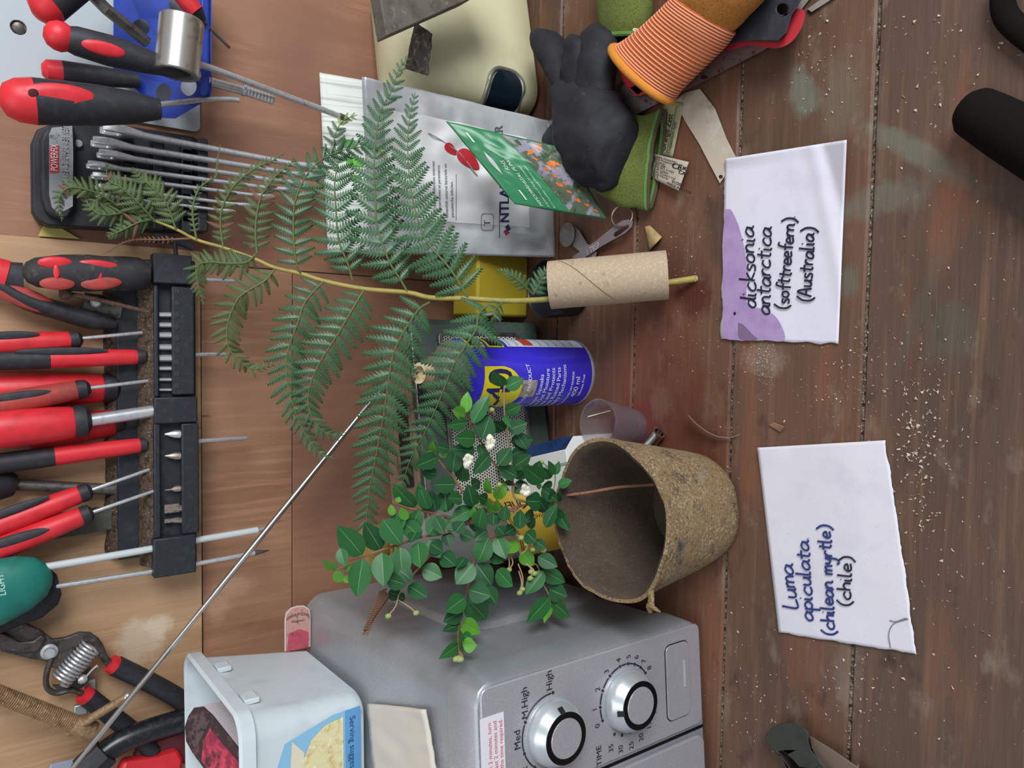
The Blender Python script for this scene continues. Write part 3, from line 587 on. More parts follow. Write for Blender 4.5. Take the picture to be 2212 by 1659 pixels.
# ================================================================== spanner set
YS = .732
cs = thing('spanner_case', 'black plastic spanner holder with silver label, mounted on the wall', 'spanner holder', W(450, 400, .745))
def cm(px, py, w): return W(px, py, YS)+V((0, w, 0))
casem = M('case_black', '#212226', .5, layers=((100, '#2f3034', .5, .75, 3),))
ob('back_plate', B().prism([(70, 300), (82, 272), (110, 262), (250, 262), (300, 268), (425, 288), (447, 305), (452, 330), (450, 470), (440, 492), (420, 498), (300, 494), (110, 484), (85, 472), (72, 450)], [], lambda x, y, w: cm(x, y, .012+w), .018), casem, cs, bevel=.003)
ob('head_block', B().prism([(86, 300), (95, 280), (112, 270), (160, 268), (164, 300), (164, 440), (150, 470), (120, 470), (100, 455), (90, 430)], [], lambda x, y, w: cm(x, y, w), .016), casem, cs, bevel=.003)
lp = ob('label_plate', B().prism([(106, 290), (112, 276), (156, 272), (158, 330), (157, 446), (128, 462), (112, 448), (106, 420)], [], lambda x, y, w: cm(x, y, -.0006+w), .001), M('label_grey', '#8c8f92', .45, .3, layers=((120, '#4a4a4d', .58, .68, 5), (30, '#a5a7a8', .55, .7, 3))), cs, smooth=0)
rp = ob('red_badge', B().prism([(107, 316), (127, 315), (127, 373), (107, 374)], [], lambda x, y, w: cm(x, y, -.0011+w), .0004), M('badge_red', '#b53037', .5), lp, smooth=0)
b = B(); o_ = cm(124, 371, -.0018); r_ = (cm(124, 318, 0)-cm(124, 371, 0)); u_ = V((0, 0, 1)); put_text(b, 'POWERFIX', .0072, smap(o_, r_, u_, 0), sx=.62); ob('badge_lettering', b, M('white_paint', '#d3d3d3', .6), rp, smooth=0)
b = B(); o_ = cm(148, 414, -.0014); r_ = (cm(150, 290, 0)-cm(150, 414, 0)); put_text(b, 'OPEN END SPANNER SET', .0066, smap(o_, r_, u_, 0), sx=.72, bold=.0002); ob('label_lettering', b, M('white_paint', '#d3d3d3', .6), lp, smooth=0)
for px in (262, 330, 392, 425):
    for k in range(8):
        py = 300+k*24+(px-262)*.06
        if px in (330, 425) or k % 1 == 0: ob('slot_rib', B().box(cm(px+10, py+8, .004), (.0075*S(W(300, 400, YS))/.00045, .010, .0046), None) if px in (330, 425) else B().box(cm(px+14, py+8, .009), (.0088, .006, .005), None), casem, cs, bevel=.0015)
ob('screw', B().lathe(cm(172, 305, .012), cm(172, 305, .008), ((0, .0038), (1, .003)), 12), chrome, cs)
sp_l = ['largest', 'second largest', 'third largest', 'fourth largest', 'fifth largest', 'third smallest', 'second smallest', 'smallest']
for i, (h, m_, e, th) in enumerate((((216, 276), (402, 311), (705, 368), 13), ((196, 305), (402, 338), (700, 386), 12), ((209, 331), (411, 363), (664, 401), 10.5), ((186, 355), (405, 386), (642, 414), 9.5), ((196, 378), (405, 411), (592, 427), 8.5), ((205, 402), (405, 429), (548, 446), 7.5), ((205, 420), (405, 447), (508, 458), 6.5))):
    a, c = W(*h, .722), W(*e, .722); d = (c-a); L = d.length; d.normalize(); wv = V((0, -1, 0)); wv = (wv-d*wv.dot(d)).normalized(); n_ = d.cross(wv); s = S(a); f_ = 1-.09*i
    hw = .0115*f_; sw = .0045*f_; lh = .028*f_
    o_ = [(0, -hw*.75), (lh*.25, -hw), (lh*.7, -hw*.95), (lh*1.3, -sw), (L-lh*1.3, -sw*.9), (L-lh*.7, -hw*.9), (L-lh*.2, -hw*.9), (L, -hw*.6), (L-lh*.15, -hw*.42), (L-lh*.5, -hw*.42), (L-lh*.62, 0), (L-lh*.5, hw*.42), (L-lh*.15, hw*.42), (L, hw*.6), (L-lh*.2, hw*.9), (L-lh*.7, hw*.9), (L-lh*1.3, sw*.9), (lh*1.3, sw), (lh*.7, hw*.95), (lh*.25, hw), (0, hw*.75), (lh*.12, hw*.45), (lh*.5, hw*.45), (lh*.62, 0), (lh*.5, -hw*.45), (lh*.12, -hw*.45)]
    def spm(x, w, z): k = 1.35 if x < lh*1.1 else (.75 if x < L-lh*1.1 else 1.0); return a+d*x+wv*w+n_*((z-.5)*k*th*s)
    ob('spanner', B().prism(o_, [], spm, 1.), chrome, None, sp_l[i if i < 5 else i+0]+' silver open-end spanner in the black wall holder', 'spanner', 'open-end spanners', bevel=.0012, smooth=50)
p = [W(82, 510, .762), W(100, 474, .762), W(172, 516, .762)]
ob('yellow_note', B().add(p+[q+V((0, .0006, 0)) for q in p], [(0, 1, 2), (5, 4, 3), (0, 3, 4, 1), (1, 4, 5, 2), (2, 5, 3, 0)]), M('yellow_paper', '#b9ab62', .8), None, 'corner of yellow note tucked behind the tan plywood board', 'note', smooth=0)
# ================================================================== secateurs and the clamp
YP = .748; s = S(W(200, 1400, YP))
t = thing('secateurs', 'open pruning secateurs with coil spring, red collars and black grips', 'secateurs', W(300, 1480, YP))
def pm(px, py, w): return W(px, py, YP)+V((0, -w, 0))
dk = M('worn_steel', '#56524e', .5, .6, layers=((120, '#38342f', .48, .68, 5), (300, '#8a8279', .62, .72, 3)))
ob('upper_blade', B().prism([(-60, 1330), (20, 1335), (60, 1345), (90, 1360), (112, 1378), (140, 1374), (170, 1363), (195, 1364), (212, 1376), (223, 1392), (230, 1412), (246, 1430), (240, 1446), (226, 1434), (212, 1416), (206, 1396), (192, 1385), (176, 1384), (163, 1396), (152, 1420), (130, 1438), (108, 1438), (98, 1424), (60, 1418), (20, 1408), (-60, 1390)], [], pm, .005), dk, t, bevel=.0012)
ob('lower_jaw', B().prism([(-60, 1352), (10, 1362), (40, 1380), (70, 1378), (88, 1364), (98, 1372), (80, 1400), (40, 1404), (-60, 1380)], [], lambda x, y, w: pm(x, y, .005+w), .004), dk, t, bevel=.0012)
ob('lower_arm', B().tube([W(*q, YP-.004) for q in ((112, 1420), (103, 1445), (99, 1470), (104, 1488), (122, 1497), (150, 1491), (172, 1496), (184, 1504))], .0034, 10, 5, flat=.7), dk, t)
ob('arm_web', B().prism([(112, 1478), (150, 1478), (180, 1452), (196, 1440), (190, 1470), (176, 1484), (130, 1494)], [], pm, .003), dk, t)
ob('pivot_bolt', B().lathe(pm(105, 1403, .004), pm(105, 1403, .0105), ((0, .0068), (.4, .0066), (.5, .0048), (1, .004)), 18), chrome, t, smooth=25)
a, c = W(198, 1396, YP-.008), W(130, 1472, YP-.008); d = (c-a); L = d.length; d.normalize(); x_ = V((0, -1, 0)); y_ = d.cross(x_).normalized(); N_ = 11
ob('spring', B().tube([a+d*(L*k/(N_*14))+x_*(.0075*math.cos(k*2*math.pi/14))+y_*(.0085*math.sin(k*2*math.pi/14)) for k in range(N_*14+1)], .0011, 6), chrome, t)
for ps, cap in ((((238, 1432), (252, 1440)), 0), (((178, 1498), (192, 1508)), 0)): ob('red_collar', B().tube([W(*q, YP-.004) for q in ps], .0078, 14), red_h, t)
ob('grip', B().tube([W(*q, YP-.004) for q in ((250, 1438), (300, 1462), (350, 1488), (390, 1512), (405, 1530))], lambda u: .0088 if u < .9 else .0065, 16, 5), blk, t); ob('grip', B().tube([W(*q, YP-.004) for q in ((190, 1506), (240, 1545), (300, 1592), (330, 1625))], .0082, 16, 5), blk, t)
ob('catch_bolt', B().ball(W(178, 1467, YP-.008), .0045, 10), chrome, t); ob('catch_wire', B().tube([W(186, 1462, YP-.01), W(198, 1448, YP-.012), W(210, 1437, YP-.012), W(212, 1441, YP-.012)], .0009, 6), chrome, t)
for (px, py), lb in (((192, 1479), 'small grey square hook plate just above the secateurs grip'), ((174, 1531), 'small grey square hook plate between the grip and the clamp screw')):
    t2 = thing('wall_hook', lb, 'hook', W(px, py, YW-.004)); ob('plate', B().box(W(px, py, YW-.012), (.0048, .003, .0052)), M('zinc', '#a8aaa8', .4, .6), t2, bevel=.001); ob('pin', B().lathe(W(px-6, py-6, YW-.0035), W(px, py, YW-.011), ((0, .002), (1, .002)), 8), M('zinc', '#a8aaa8', .4, .6), t2)
cl = thing('clamp', 'brown rusty threaded clamp screw with a tommy bar ending in a ball', 'clamp', W(180, 1570, .715)); YC = .722; rs = M('clamp_rust', '#8f7355', .6, .3, layers=((150, '#6c5136', .48, .7, 4), (400, '#b39a7d', .55, .72, 3)))
a, c = W(-60, 1478, YC), W(170, 1566, YC); sr = 20*S(a); ob('threaded_screw', B().lathe(a, c, [(k/104, sr*(1 if k % 2 else .86)) for k in range(105)], 18), rs, cl, smooth=15)
ob('boss', B().lathe(W(160, 1562, YC), W(202, 1580, YC), [(0, sr*1.0), (.1, sr*1.12), (.9, sr*1.12), (1, sr)], 12), rs, cl, smooth=25)
ob('tommy_bar', B().tube([W(150, 1582, YC+.006), W(190, 1556, YC-.008), W(272, 1506, YC-.012)], .0036, 12), rs, cl); ob('bar_ball', B().ball(W(276, 1504, YC-.012), .0046, 14), M('ball_steel', '#b5aa9a', .3, .8), cl)
t = thing('bolt_cutters', 'glossy black curved tool handle and red plastic grip left of the tub', 'tool', W(400, 1560, .735)); YH = .735
ob('black_handle', B().tube([W(*q, YH) for q in ((178, 1672), (215, 1634), (260, 1603), (310, 1582), (360, 1566), (425, 1548))], lambda u: .0105 if u > .15 else .0125, 16, 5), M('gloss_rubber', '#1c1d21', .28, layers=((200, '#33343a', .5, .7, 3),)), t)
ob('hex_collar', B().lathe(W(180, 1668, YH-.004), W(228, 1622, YH-.004), ((0, .0138), (1, .0138)), 6), blk, t, smooth=15)
ob('red_grip', B().prism([(240, 1700), (265, 1648), (330, 1638), (385, 1622), (396, 1640), (392, 1700)], [], lambda x, y, w: W(x, y, YH-.002)+V((0, w, 0)), .012), red_h, t, bevel=.003)
ob('dark_inner', B().prism([(290, 1640), (300, 1618), (345, 1600), (430, 1570), (430, 1660), (396, 1650), (380, 1620)], [], lambda x, y, w: W(x, y, YH+.006)+V((0, w, 0)), .01), M('maroon_plastic', '#5b2b31', .5), t, bevel=.002)
ob('pale_sheet', B().prism([(85, 1720), (110, 1652), (150, 1643), (185, 1634), (192, 1655), (180, 1720)], [], lambda x, y, w: W(x, y, .752)+V((0, w, 0)), .003), M('lavender_plastic', '#8f93a6', .5), None, 'pale lavender plastic edge behind the antenna at the frame edge', 'plastic sheet', bevel=.0008)
# ================================================================== radio with perforated grille
RO = T(1165, 695); RL = T(1212, 1100); rl = (RL-RO).normalized(); rd = V((rl.y, -rl.x, 0)); rd = rd if rd.y > 0 else -rd
RWD, RDP, RHT = .215, .072, .158
def rp_(x, y, z): return RO+rl*x+rd*y+V((0, 0, z))      # x from the right end leftwards, y backwards
rad = thing('radio', 'green cased portable radio with perforated silver grille and long aerial', 'radio', rp_(RWD/2, RDP/2, 0))
rgreen = M('radio_green', '#3c4a42', .5, layers=((200, '#333f38', .5, .7, 3),), bump=(1200, .3)); tan_m = M('radio_tan', '#8a6f5c', .5, layers=((60, '#5f5148', .52, .66, 5),)); chr_f = M('chrome_trim', '#9d9d98', .25, .9, layers=((90, '#6d6a63', .5, .7, 4),))
b = B().loft([[rp_(x, y, z) for x, y in rrect(RWD/2-g, RDP/2-g, .008, 4, RWD/2, RDP/2)] for z, g in ((.002, .004), (.006, 0), (RHT-.004, 0), (RHT, .003))]); ob('case', b, rgreen, rad)
ob('top_panel', B().prism(rrect(RWD/2-.004, RDP/2-.006, .004, 3, RWD/2, RDP/2+.004), [], lambda x, y, w: rp_(x, y, RHT-.0004+w), .003), tan_m, rad, bevel=.0008)
ob('dial_window', B().prism(rrect(.045, .011, .002, 3, .118, .03), [], lambda x, y, w: rp_(x, y, RHT+.0024+w), .0012), M('dial_black', '#17171a', .2), rad, bevel=.0004)
ob('top_trim', B().box(rp_(RWD/2, -.0005, RHT-.001), (RWD/2-.004, .0016, .0035), (rl, rd, EZ)), chr_f, rad, bevel=.0008)
def rf(px, py): p = PL(px, py, RO, rd)-RO; return p.dot(rl), p.z
g1a, g1b = rf(942, 716), rf(1116, 716); gx0, gx1 = g1a[0], RWD-.012; gz0, gz1 = g1b[1], g1a[1]
gc, gh_ = ((gx0+gx1)/2, (gz0+gz1)/2), ((gx1-gx0)/2, (gz1-gz0)/2)
ob('grille_frame', B().prism(rrect(gh_[0], gh_[1], .007, 5, *gc), [rrect(gh_[0]-.004, gh_[1]-.004, .004, 5, *gc)], lambda x, z, w: rp_(x, .0005-w, z), .0045), chr_f, rad, bevel=.001)
def dotmat():
    mt = bpy.data.materials.new('perforated_metal'); mt.use_nodes = True; N = mt.node_tree.nodes; L = mt.node_tree.links; bs = N['Principled BSDF']
    tc = N.new('ShaderNodeTexCoord'); mp = N.new('ShaderNodeMapping'); mp.inputs['Rotation'].default_value = (0, 0, -math.atan2(rl.y, rl.x)); L.new(tc.outputs['Object'], mp.inputs[0])
    sx = N.new('ShaderNodeSeparateXYZ'); L.new(mp.outputs[0], sx.inputs[0])
    def mth(op, a, c=None):
        m = N.new('ShaderNodeMath'); m.operation = op
        for i, q in enumerate((a, c)):
            if q is None: continue
            if isinstance(q, (int, float)): m.inputs[i].default_value = q
            else: L.new(q, m.inputs[i])
        return m.outputs[0]
    u = mth('DIVIDE', sx.outputs[0], .0030); v = mth('DIVIDE', sx.outputs[2], .0027); odd = mth('FLOORED_MODULO', mth('FLOOR', v), 2.)
    fu = mth('SUBTRACT', mth('FRACT', mth('ADD', u, mth('MULTIPLY', odd, .5))), .5); fv = mth('SUBTRACT', mth('FRACT', v), .5)
    d = mth('SQRT', mth('ADD', mth('MULTIPLY', fu, fu), mth('MULTIPLY', fv, fv))); k = mth('LESS_THAN', d, .33)
    mx = N.new('ShaderNodeMix'); mx.data_type = 'RGBA'; L.new(k, mx.inputs[0]); mx.inputs[6].default_value = hx('#c0bdb2'); mx.inputs[7].default_value = hx('#0e0e0e'); L.new(mx.outputs[2], bs.inputs['Base Color'])
    bs.inputs['Roughness'].default_value = .4
    return mt
ob('grille', B().prism(rrect(gh_[0]-.0035, gh_[1]-.0035, .004, 5, *gc), [], lambda x, z, w: rp_(x, -.0015-w, z), .0012), dotmat(), rad, smooth=0)
ant = [W(853, 808, .695), W(784, 888, .69), W(470, 1275, .682), W(195, 1612, .675), W(60, 1780, .67)]
ob('aerial_base', B().lathe(rp_(.058, .05, RHT), ant[0], ((0, .006), (.6, .006), (1, .004)), 12), chr_f, rad)
for i in range(4): ob('aerial_section', B().lathe(ant[i]+(ant[i+1]-ant[i])*(.0 if i else 0), ant[i+1]+(ant[i+1]-ant[i]).normalized()*.004, ((0, (.0031, .0027, .0022, .0018)[i]), (1, (.0031, .0027, .0022, .0018)[i])), 12), M('aerial_chrome', '#c2c0bb', .2, .95), rad)

# ================================================================== blue aerosol can
CC = T(1285, 805)+V((-.0012, .0325, 0)); CC.z = 0; cr_ = .0325; CHt = .148
canb = M('can_blue', '#352bbd', .28, coat=.3, layers=((12, '#2c22a6', .5, .75, 2),)); ph0 = math.atan2(-CC.y, -CC.x)   # angle that faces the lens
def cpt(th, z, o=.0003): a = ph0+th; return CC+V(((cr_+o)*math.cos(a), (cr_+o)*math.sin(a), z))   # th > 0 is to the right
can = thing('spray_can', 'blue aerosol spray can with yellow shield logo standing before the radio', 'spray can', CC)
ob('can_body', B().lathe(CC, CC+V((0, 0, 1)), [(.0008, cr_-.003), (0, cr_-.001), (.003, cr_+.0004), (.005, cr_-.0002), (CHt-.004, cr_), (CHt, cr_-.0015)], 48), canb, can)
ob('bottom_rim', B().lathe(CC, CC+V((0, 0, 1)), [(.0002, cr_-.002), (.0002, cr_+.0004), (.0026, cr_+.0008), (.0036, cr_+.0003)], 48, False, False), chrome, can)
ob('dome', B().lathe(CC, CC+V((0, 0, 1)), [(CHt-.001, cr_-.001), (CHt+.002, cr_-.0014), (CHt+.007, cr_-.005), (CHt+.012, cr_-.012), (CHt+.016, cr_-.0165), (CHt+.022, cr_-.0165), (CHt+.023, cr_-.019)], 40), M('dome_grey', '#7d746c', .5, .3, layers=((90, '#5c5048', .5, .7, 4),)), can)
nzl = W(905, 806, CC.y-.004); ob('nozzle', B().lathe(CC+V((0, 0, CHt+.018)), nzl, [(0, .010), (.5, .0095), (.85, .009), (1, .0095), (1, .0065), (.6, .006)], 22, True, True), M('nozzle_cream', '#c9b795', .45, layers=((100, '#a3875f', .55, .7, 3),)), can)
yel = M('logo_yellow', '#d6c71c', .35); whp = M('white_print2', '#d5d8e6', .45); nvp = M('can_navy_print', '#231f5e', .4)
def cz_(px): return PL(px, 820, CC+V((0, -cr_, 0)), V((0, 1, 0))).z
def strip(th0, th1, z0, z1, o, nm, mat, par, n=16, zf=None): 
    def fn(u, v): th = lerp(th0, th1, u); a, c = (zf(u) if zf else (z0, z1)); return cpt(th, lerp(a, c, v), o)
    return ob(nm, B().grid(n, 4, fn), mat, par, fix=False)
zt_, zm_, zb_ = cz_(1047), cz_(1090), cz_(1132)
sh = strip(-1.35, .20, 0, 0, .0003, 'yellow_shield', yel, can, 24, lambda u: (lerp(zm_, zb_, min(1, math.sin(math.pi*min(1, u*1.0))**.55*1.0)) if 0 < u < 1 else zm_, zt_-.0*u))
b = B(); put_text(b, 'WD-40', .038, lambda x, y: cpt(.13+x/cr_, zb_+.014+y, .0008), 'RIGHT', sx=.82, bold=.0009); ob('logo_lettering', b, nvp, sh, smooth=0)
b = B()
put_text(b, 'MULTI-USE PRODUCT', .0056, lambda x, y: cpt(.26+x/cr_, zb_-.0095+y+.35*(x+.022)**2*22, .0006), 'RIGHT', bold=.0003)
for i, (t_, th) in enumerate((('• Stops Squeaks', -.04), ('• Drives Out Moisture', .12), ('• Cleans and Protects', .14), ('• Loosens Rusted Parts', .16), ('• Frees Sticky Mechanisms', .24))):
    zz = cz_(1174+12.2*i); put_text(b, t_, .0066, lambda x, y: cpt(th+x/cr_, zz+y, .0005), 'RIGHT', bold=.0002)
for t_, px, th, sz in (('SEE CAUTIONS ON REVERSE', 1240, .03, .0036), ('400 ml', 1253, -.12, .0082), ('Silicone Free', 1263, -.06, .0045)):
    zz = cz_(px); put_text(b, t_, sz, lambda x, y: cpt(th+x/cr_, zz+y, .0005), 'RIGHT', bold=.0002)
ob('white_lettering', b, whp, can, smooth=0)
strip(-.75, -.20, cz_(1162), cz_(1130), .0006, 'price_sticker', M('old_sticker', '#9c938b', .7, layers=((200, '#6f675f', .5, .65, 4),)), can)
wp = strip(.86, 1.6, cz_(1276), cz_(1112), .0004, 'hazard_panel', M('panel_white', '#d3d9e6', .4), can); strip(.92, 1.5, cz_(1170), cz_(1148), .0007, 'hazard_red', M('hazard_red', '#c2452f', .4), wp)
b = B()
for k in range(9):
    zz = cz_(1120+k*17); 
    if k in (2, 3): continue
    put_text(b, 'Extremely flammable aerosol', .0034, lambda x, y: cpt(.90+x/cr_, zz+y, .0008), 'LEFT')
ob('hazard_lettering', b, M('grey_print', '#7f8aa6', .5), wp, smooth=0)
for k in range(2):
    yp = strip(.82, 1.5, cz_(1104-k*42), cz_(1068-k*42), .0005, 'icon_panel', yel, can); strip(.88, 1.45, cz_(1099-k*42), cz_(1073-k*42), .0008, 'icon_picture', ink, yp)

# ================================================================== whisky bottle
BC = W(1130, 1128, .565); BC.z = 0
bot = thing('whisky_bottle', 'clear spirit bottle with gold screw cap and yellow label, behind the fibre pot', 'bottle', BC)
def bl(*tr): return [(z, r) for z, r in tr]
UP = V((0, 0, 1))
glass = M('clear_glass', '#b4bab6', .08, alpha=.34)
ob('glass', B().lathe(BC, BC+UP, bl((.001, .026), (0, .029), (.003, .032), (.13, .032), (.15, .030), (.168, .022), (.185, .0155), (.215, .0138), (.222, .0150), (.225, .0135)), 36), glass, bot)
ob('whisky', B().lathe(BC, BC+UP, bl((.004, .028), (.006, .0300), (.105, .0300), (.1052, .001)), 32), M('amber', '#8a4c14', .15), bot)
gold = M('gold_cap', '#c9ad62', .35, .7, layers=((80, '#a88a48', .5, .7, 3),))
ctop = W(786, 1235, .565).z
ob('gold_cap', B().lathe(BC, BC+UP, bl((.218, .0165), (.222, .0172), (.2235, .0163), (.2255, .0172), (.2275, .0163), (.229, .0172), (ctop-.004, .017), (ctop-.001, .0160), (ctop, .012)), 30), gold, bot)
bph = math.atan2(-BC.y, -BC.x)
def bpt(th, z, o=.0005): a = bph+th; return BC+V(((.032+o)*math.cos(a), (.032+o)*math.sin(a), z))
def sl(th): return .018*(th)      # the label is pasted on a slant
yl = ob('yellow_label', B().grid(28, 6, lambda u, v: bpt(lerp(-1.2, 1.2, u), lerp(.045, .118, v)+sl(lerp(-1.2, 1.2, u)))), M('label_yellow', '#d9b443', .5), bot, fix=False)
b = B()
for dz in (.003, .0052, .068, .07): b.grid(28, 1, lambda u, v: bpt(lerp(-1.2, 1.2, u), .045+dz+v*.0006+sl(lerp(-1.2, 1.2, u)), .0008))
put_text(b, 'OLD LIQUEUR', .011, lambda x, y: bpt(.42+y/.032, .05+x+sl(.4), .0009), 'LEFT', bold=.0003); put_text(b, 'SCOTCH WHISKY', .006, lambda x, y: bpt(.05+y/.032, .05+x, .0009), 'LEFT')
ob('label_lettering', b, ink, yl, smooth=0)
b = B(); put_text(b, 'R A L', .022, lambda x, y: bpt(-.95+x/.032, .052+y+sl(-.6), .0010), 'LEFT', bold=.001); ob('label_red_lettering', b, M('label_red', '#a8262a', .5), yl, smooth=0)

# ================================================================== white box with a blue edge
wz = .085; wt = [T(1070, 1005, wz), T(1222, 970, wz), T(1234, 1062, wz), T(1112, 1083, wz)]
we = [T(1108, 974, .065), T(1238, 942, .065)]; fl0 = lambda p: V((p.x, p.y, .001))
vs = [p*1 for p in wt]+we+[fl0(we[0]), fl0(we[1]), fl0(wt[2]), fl0(wt[3])]
cb = thing('carton', 'white carton with dark blue patterned sloping edge between the can and the bottle', 'carton', (wt[0]+wt[2])/2-V((0, 0, wz)))
ob('carton_body', B().add(vs, [(0, 1, 2, 3), (0, 4, 5, 1), (4, 6, 7, 5), (1, 5, 7, 8, 2), (2, 8, 9, 3), (3, 9, 6, 4, 0), (6, 9, 8, 7)]), M('carton_white', '#d5d9d6', .4), cb, bevel=.0008)
n_ = (wt[1]-wt[0]).cross(we[0]-wt[0]).normalized(); n_ = n_ if n_.z > 0 else -n_
ob('blue_side', B().add([p+n_*.0005 for p in (wt[0], wt[1], we[1], we[0])], [(0, 1, 2, 3)]), M('carton_blue', '#1b3a66', .4, layers=((60, '#14294a', .5, .65, 4), (150, '#2a8a93', .66, .72, 3))), cb, solid=.0006, smooth=0)
m_ = lambda u, v: wt[0]*(1-u)*(1-v)+wt[1]*u*(1-v)+wt[2]*u*v+wt[3]*(1-u)*v+UP*.0005
ob('grey_line', B().add([m_(0, .30), m_(1, .30), m_(1, .36), m_(0, .36)], [(0, 1, 2, 3)]), M('carton_grey', '#8fa0ae', .4), cb, solid=.0004, smooth=0)

# ================================================================== yellow box, black cap
yq = [W(1030, 549, .667), W(1030, 690, .667)]
ob('yellow_box', B().box(((yq[0].x+yq[1].x)/2+.004, .692, .034), (.034, .025, .034)), M('yellow_card', '#9c8a1f', .6), None, 'plain mustard yellow box behind the black cap and the fern stalk', 'box', bevel=.003)
kc = T(1180, 624, .036); kc.z = 0
b = B().lathe(kc, kc+UP, [(.0005, .022), (0, .024), (.003, .0265), (.036, .029), (.038, .0285), (.036, .0272), (.006, .0245), (.005, .001)], 36)
bc = thing('small_bowl', 'small round black plastic bowl with dusty inside, under the cardboard tube', 'bowl', kc); ob('cap_shell', b, M('cap_black', '#16171c', .35), bc)
ob('cap_residue', B().lathe(kc, kc+UP, [(.0052, .0246), (.007, .0243), (.0075, .012), (.0078, .001)], 30, False), M('residue', '#6c6864', .9, layers=((200, '#33322f', .45, .65, 5), (90, '#aaa69f', .55, .7, 4))), bc)

# ================================================================== cardboard tube
tb0, tb1 = T(1441, 594, .0155), None
tax = V((-.09, .705, .70)).normalized(); tr_ = .0212; tl = .102
tb1 = tb0+tax*tl
card = M('cardboard', '#a8947c', .85, layers=((500, '#b9a68f', .5, .7, 3), (160, '#8c765e', .62, .75, 4)), bump=(900, .2))
tu = thing('cardboard_tube', 'brown cardboard toilet roll tube propped round the fern stalk', 'cardboard tube', tb0)
ob('tube_wall', B().lathe(tb0, tb1, [(0, tr_), (1, tr_), (1, tr_-.0012), (0, tr_-.0012), (0, tr_)], 44, False, False), card, tu)
xx = V((0, 0, 1)).cross(tax).normalized(); yy = tax.cross(xx)
def tcyl(a, t, o): return tb0+tax*(t*tl)+xx*((tr_+o)*math.cos(a))+yy*((tr_+o)*math.sin(a))
n_ = (C0-tb0); a0 = math.atan2(n_.dot(yy), n_.dot(xx))
ob('spiral_seam', B().tube([tcyl(a0+lerp(1.25, -1.0, k/24)*1.0, lerp(.90, .42, k/24), .0001) for k in range(25)], .0004, 5), M('seam_brown', '#7d6a54', .9), tu)

# ================================================================== fibre pot
PC = T(1318, 1130, .108); PC.z = 0; PC.y += .004; PH = .108
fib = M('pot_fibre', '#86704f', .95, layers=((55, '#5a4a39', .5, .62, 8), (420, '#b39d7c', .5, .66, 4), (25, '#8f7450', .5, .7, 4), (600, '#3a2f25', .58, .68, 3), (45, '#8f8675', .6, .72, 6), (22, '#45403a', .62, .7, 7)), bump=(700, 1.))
fin = M('pot_inside_shaded', '#504338', .95, layers=((90, '#463a30', .45, .7, 5), (600, '#76654f', .58, .74, 3)), bump=(800, .8))  # inner wall colour darkened to carry the shade inside the pot
def pr(t, n=64, o=0.):
    r = interp(t, ((0, .041), (.05, .0465), (.2, .0500), (1, .0650)))+o; out = []
    for k in range(n):
        a = 2*math.pi*k/n; w_ = 1+.02*nz(math.cos(a)*1.5, math.sin(a)*1.5, t*2)+.004*nz(math.cos(a)*9, math.sin(a)*9, t*12); z = t*PH
        if t > .9: z += .0045*nz(math.cos(a)*1.4+5, math.sin(a)*1.4, 1)+.0012*nz(math.cos(a)*12, math.sin(a)*12, 4)
        c_, s_ = math.cos(a), math.sin(a); pinch = 1-.07*max(0, -c_)**6+.02*max(0, c_*.3-s_*.9)**4
        out.append(PC+V((r*w_*c_*pinch, r*w_*s_*.97, z)))
    return out
pot = thing('fibre_pot', 'empty brown fibre plant pot holding the myrtle branch', 'pot', PC)
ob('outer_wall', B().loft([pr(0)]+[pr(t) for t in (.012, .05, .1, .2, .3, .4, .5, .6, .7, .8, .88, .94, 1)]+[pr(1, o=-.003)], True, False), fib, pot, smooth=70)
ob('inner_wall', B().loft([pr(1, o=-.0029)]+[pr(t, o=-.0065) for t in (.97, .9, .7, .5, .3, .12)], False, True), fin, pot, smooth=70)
k = T(1402, 1300, .112); b = B()
for i in range(5): b.tube([k+V((.004*i-.008, .002, -.004)), k+V((-.002+.003*nz(i), -.003*i*.4, .001)), k+V((-.004-.003*nz(i, 3), -.003-.002*i, -.004+.001*i))], lambda u: .0022*(1-u*.7), 6, 3)
ob('torn_fibre', b, fib, pot)

# ================================================================== measuring cup, ferrule
c0 = T(1372, 921, .001); c1 = W(1291, 913, c0.y-.004); sc_ = (c1-c0).length
cl_ = M('clear_plastic', '#d9d2d6', .22, trans=.9, ior=1.2, alpha=.75, layers=((200, '#b9a9b5', .55, .75, 3),))
mc = thing('measuring_cup', 'small clear plastic measuring cup with pink tint beside the pot', 'cup', c0)
ob('cup_wall', B().lathe(c0, c1, [(0, .0135), (.02, .0155), (.3, .0175), (1, .0212), (1.01, .0216), (1.0, .0204), (.05, .0150), (.05, .001)], 40, True, False), cl_, mc)
ob('pink_residue', B().lathe(c0, c1, [(.03, .0152), (.30, .0172), (.30, .0165), (.08, .0145), (.08, .001)], 36, False, False), M('pink_tint', '#c08fa3', .3, trans=.8, alpha=.45), mc)
ob('pour_mark', B().tube([c0.lerp(c1, .45)+V((.012, .0115, 0)), c0.lerp(c1, .9)+V((.004, .0185, 0))], .0005, 5), M('mark', '#d8d4d6', .4), mc)
f0, f1 = T(1396, 968, .0062), T(1424, 934, .0062)
fe = thing('metal_ferrule', 'short shiny chrome ferrule lying beside the fibre pot', 'ferrule', (f0+f1)/2-V((0, 0, .006)))
ob('sleeve', B().lathe(f0, f1, [(0, .0058), (.85, .0058), (.9, .0062), (1, .0060), (1, .0045), (.5, .0045)], 24), M('bright_chrome', '#d7d4cf', .12, 1.), fe)

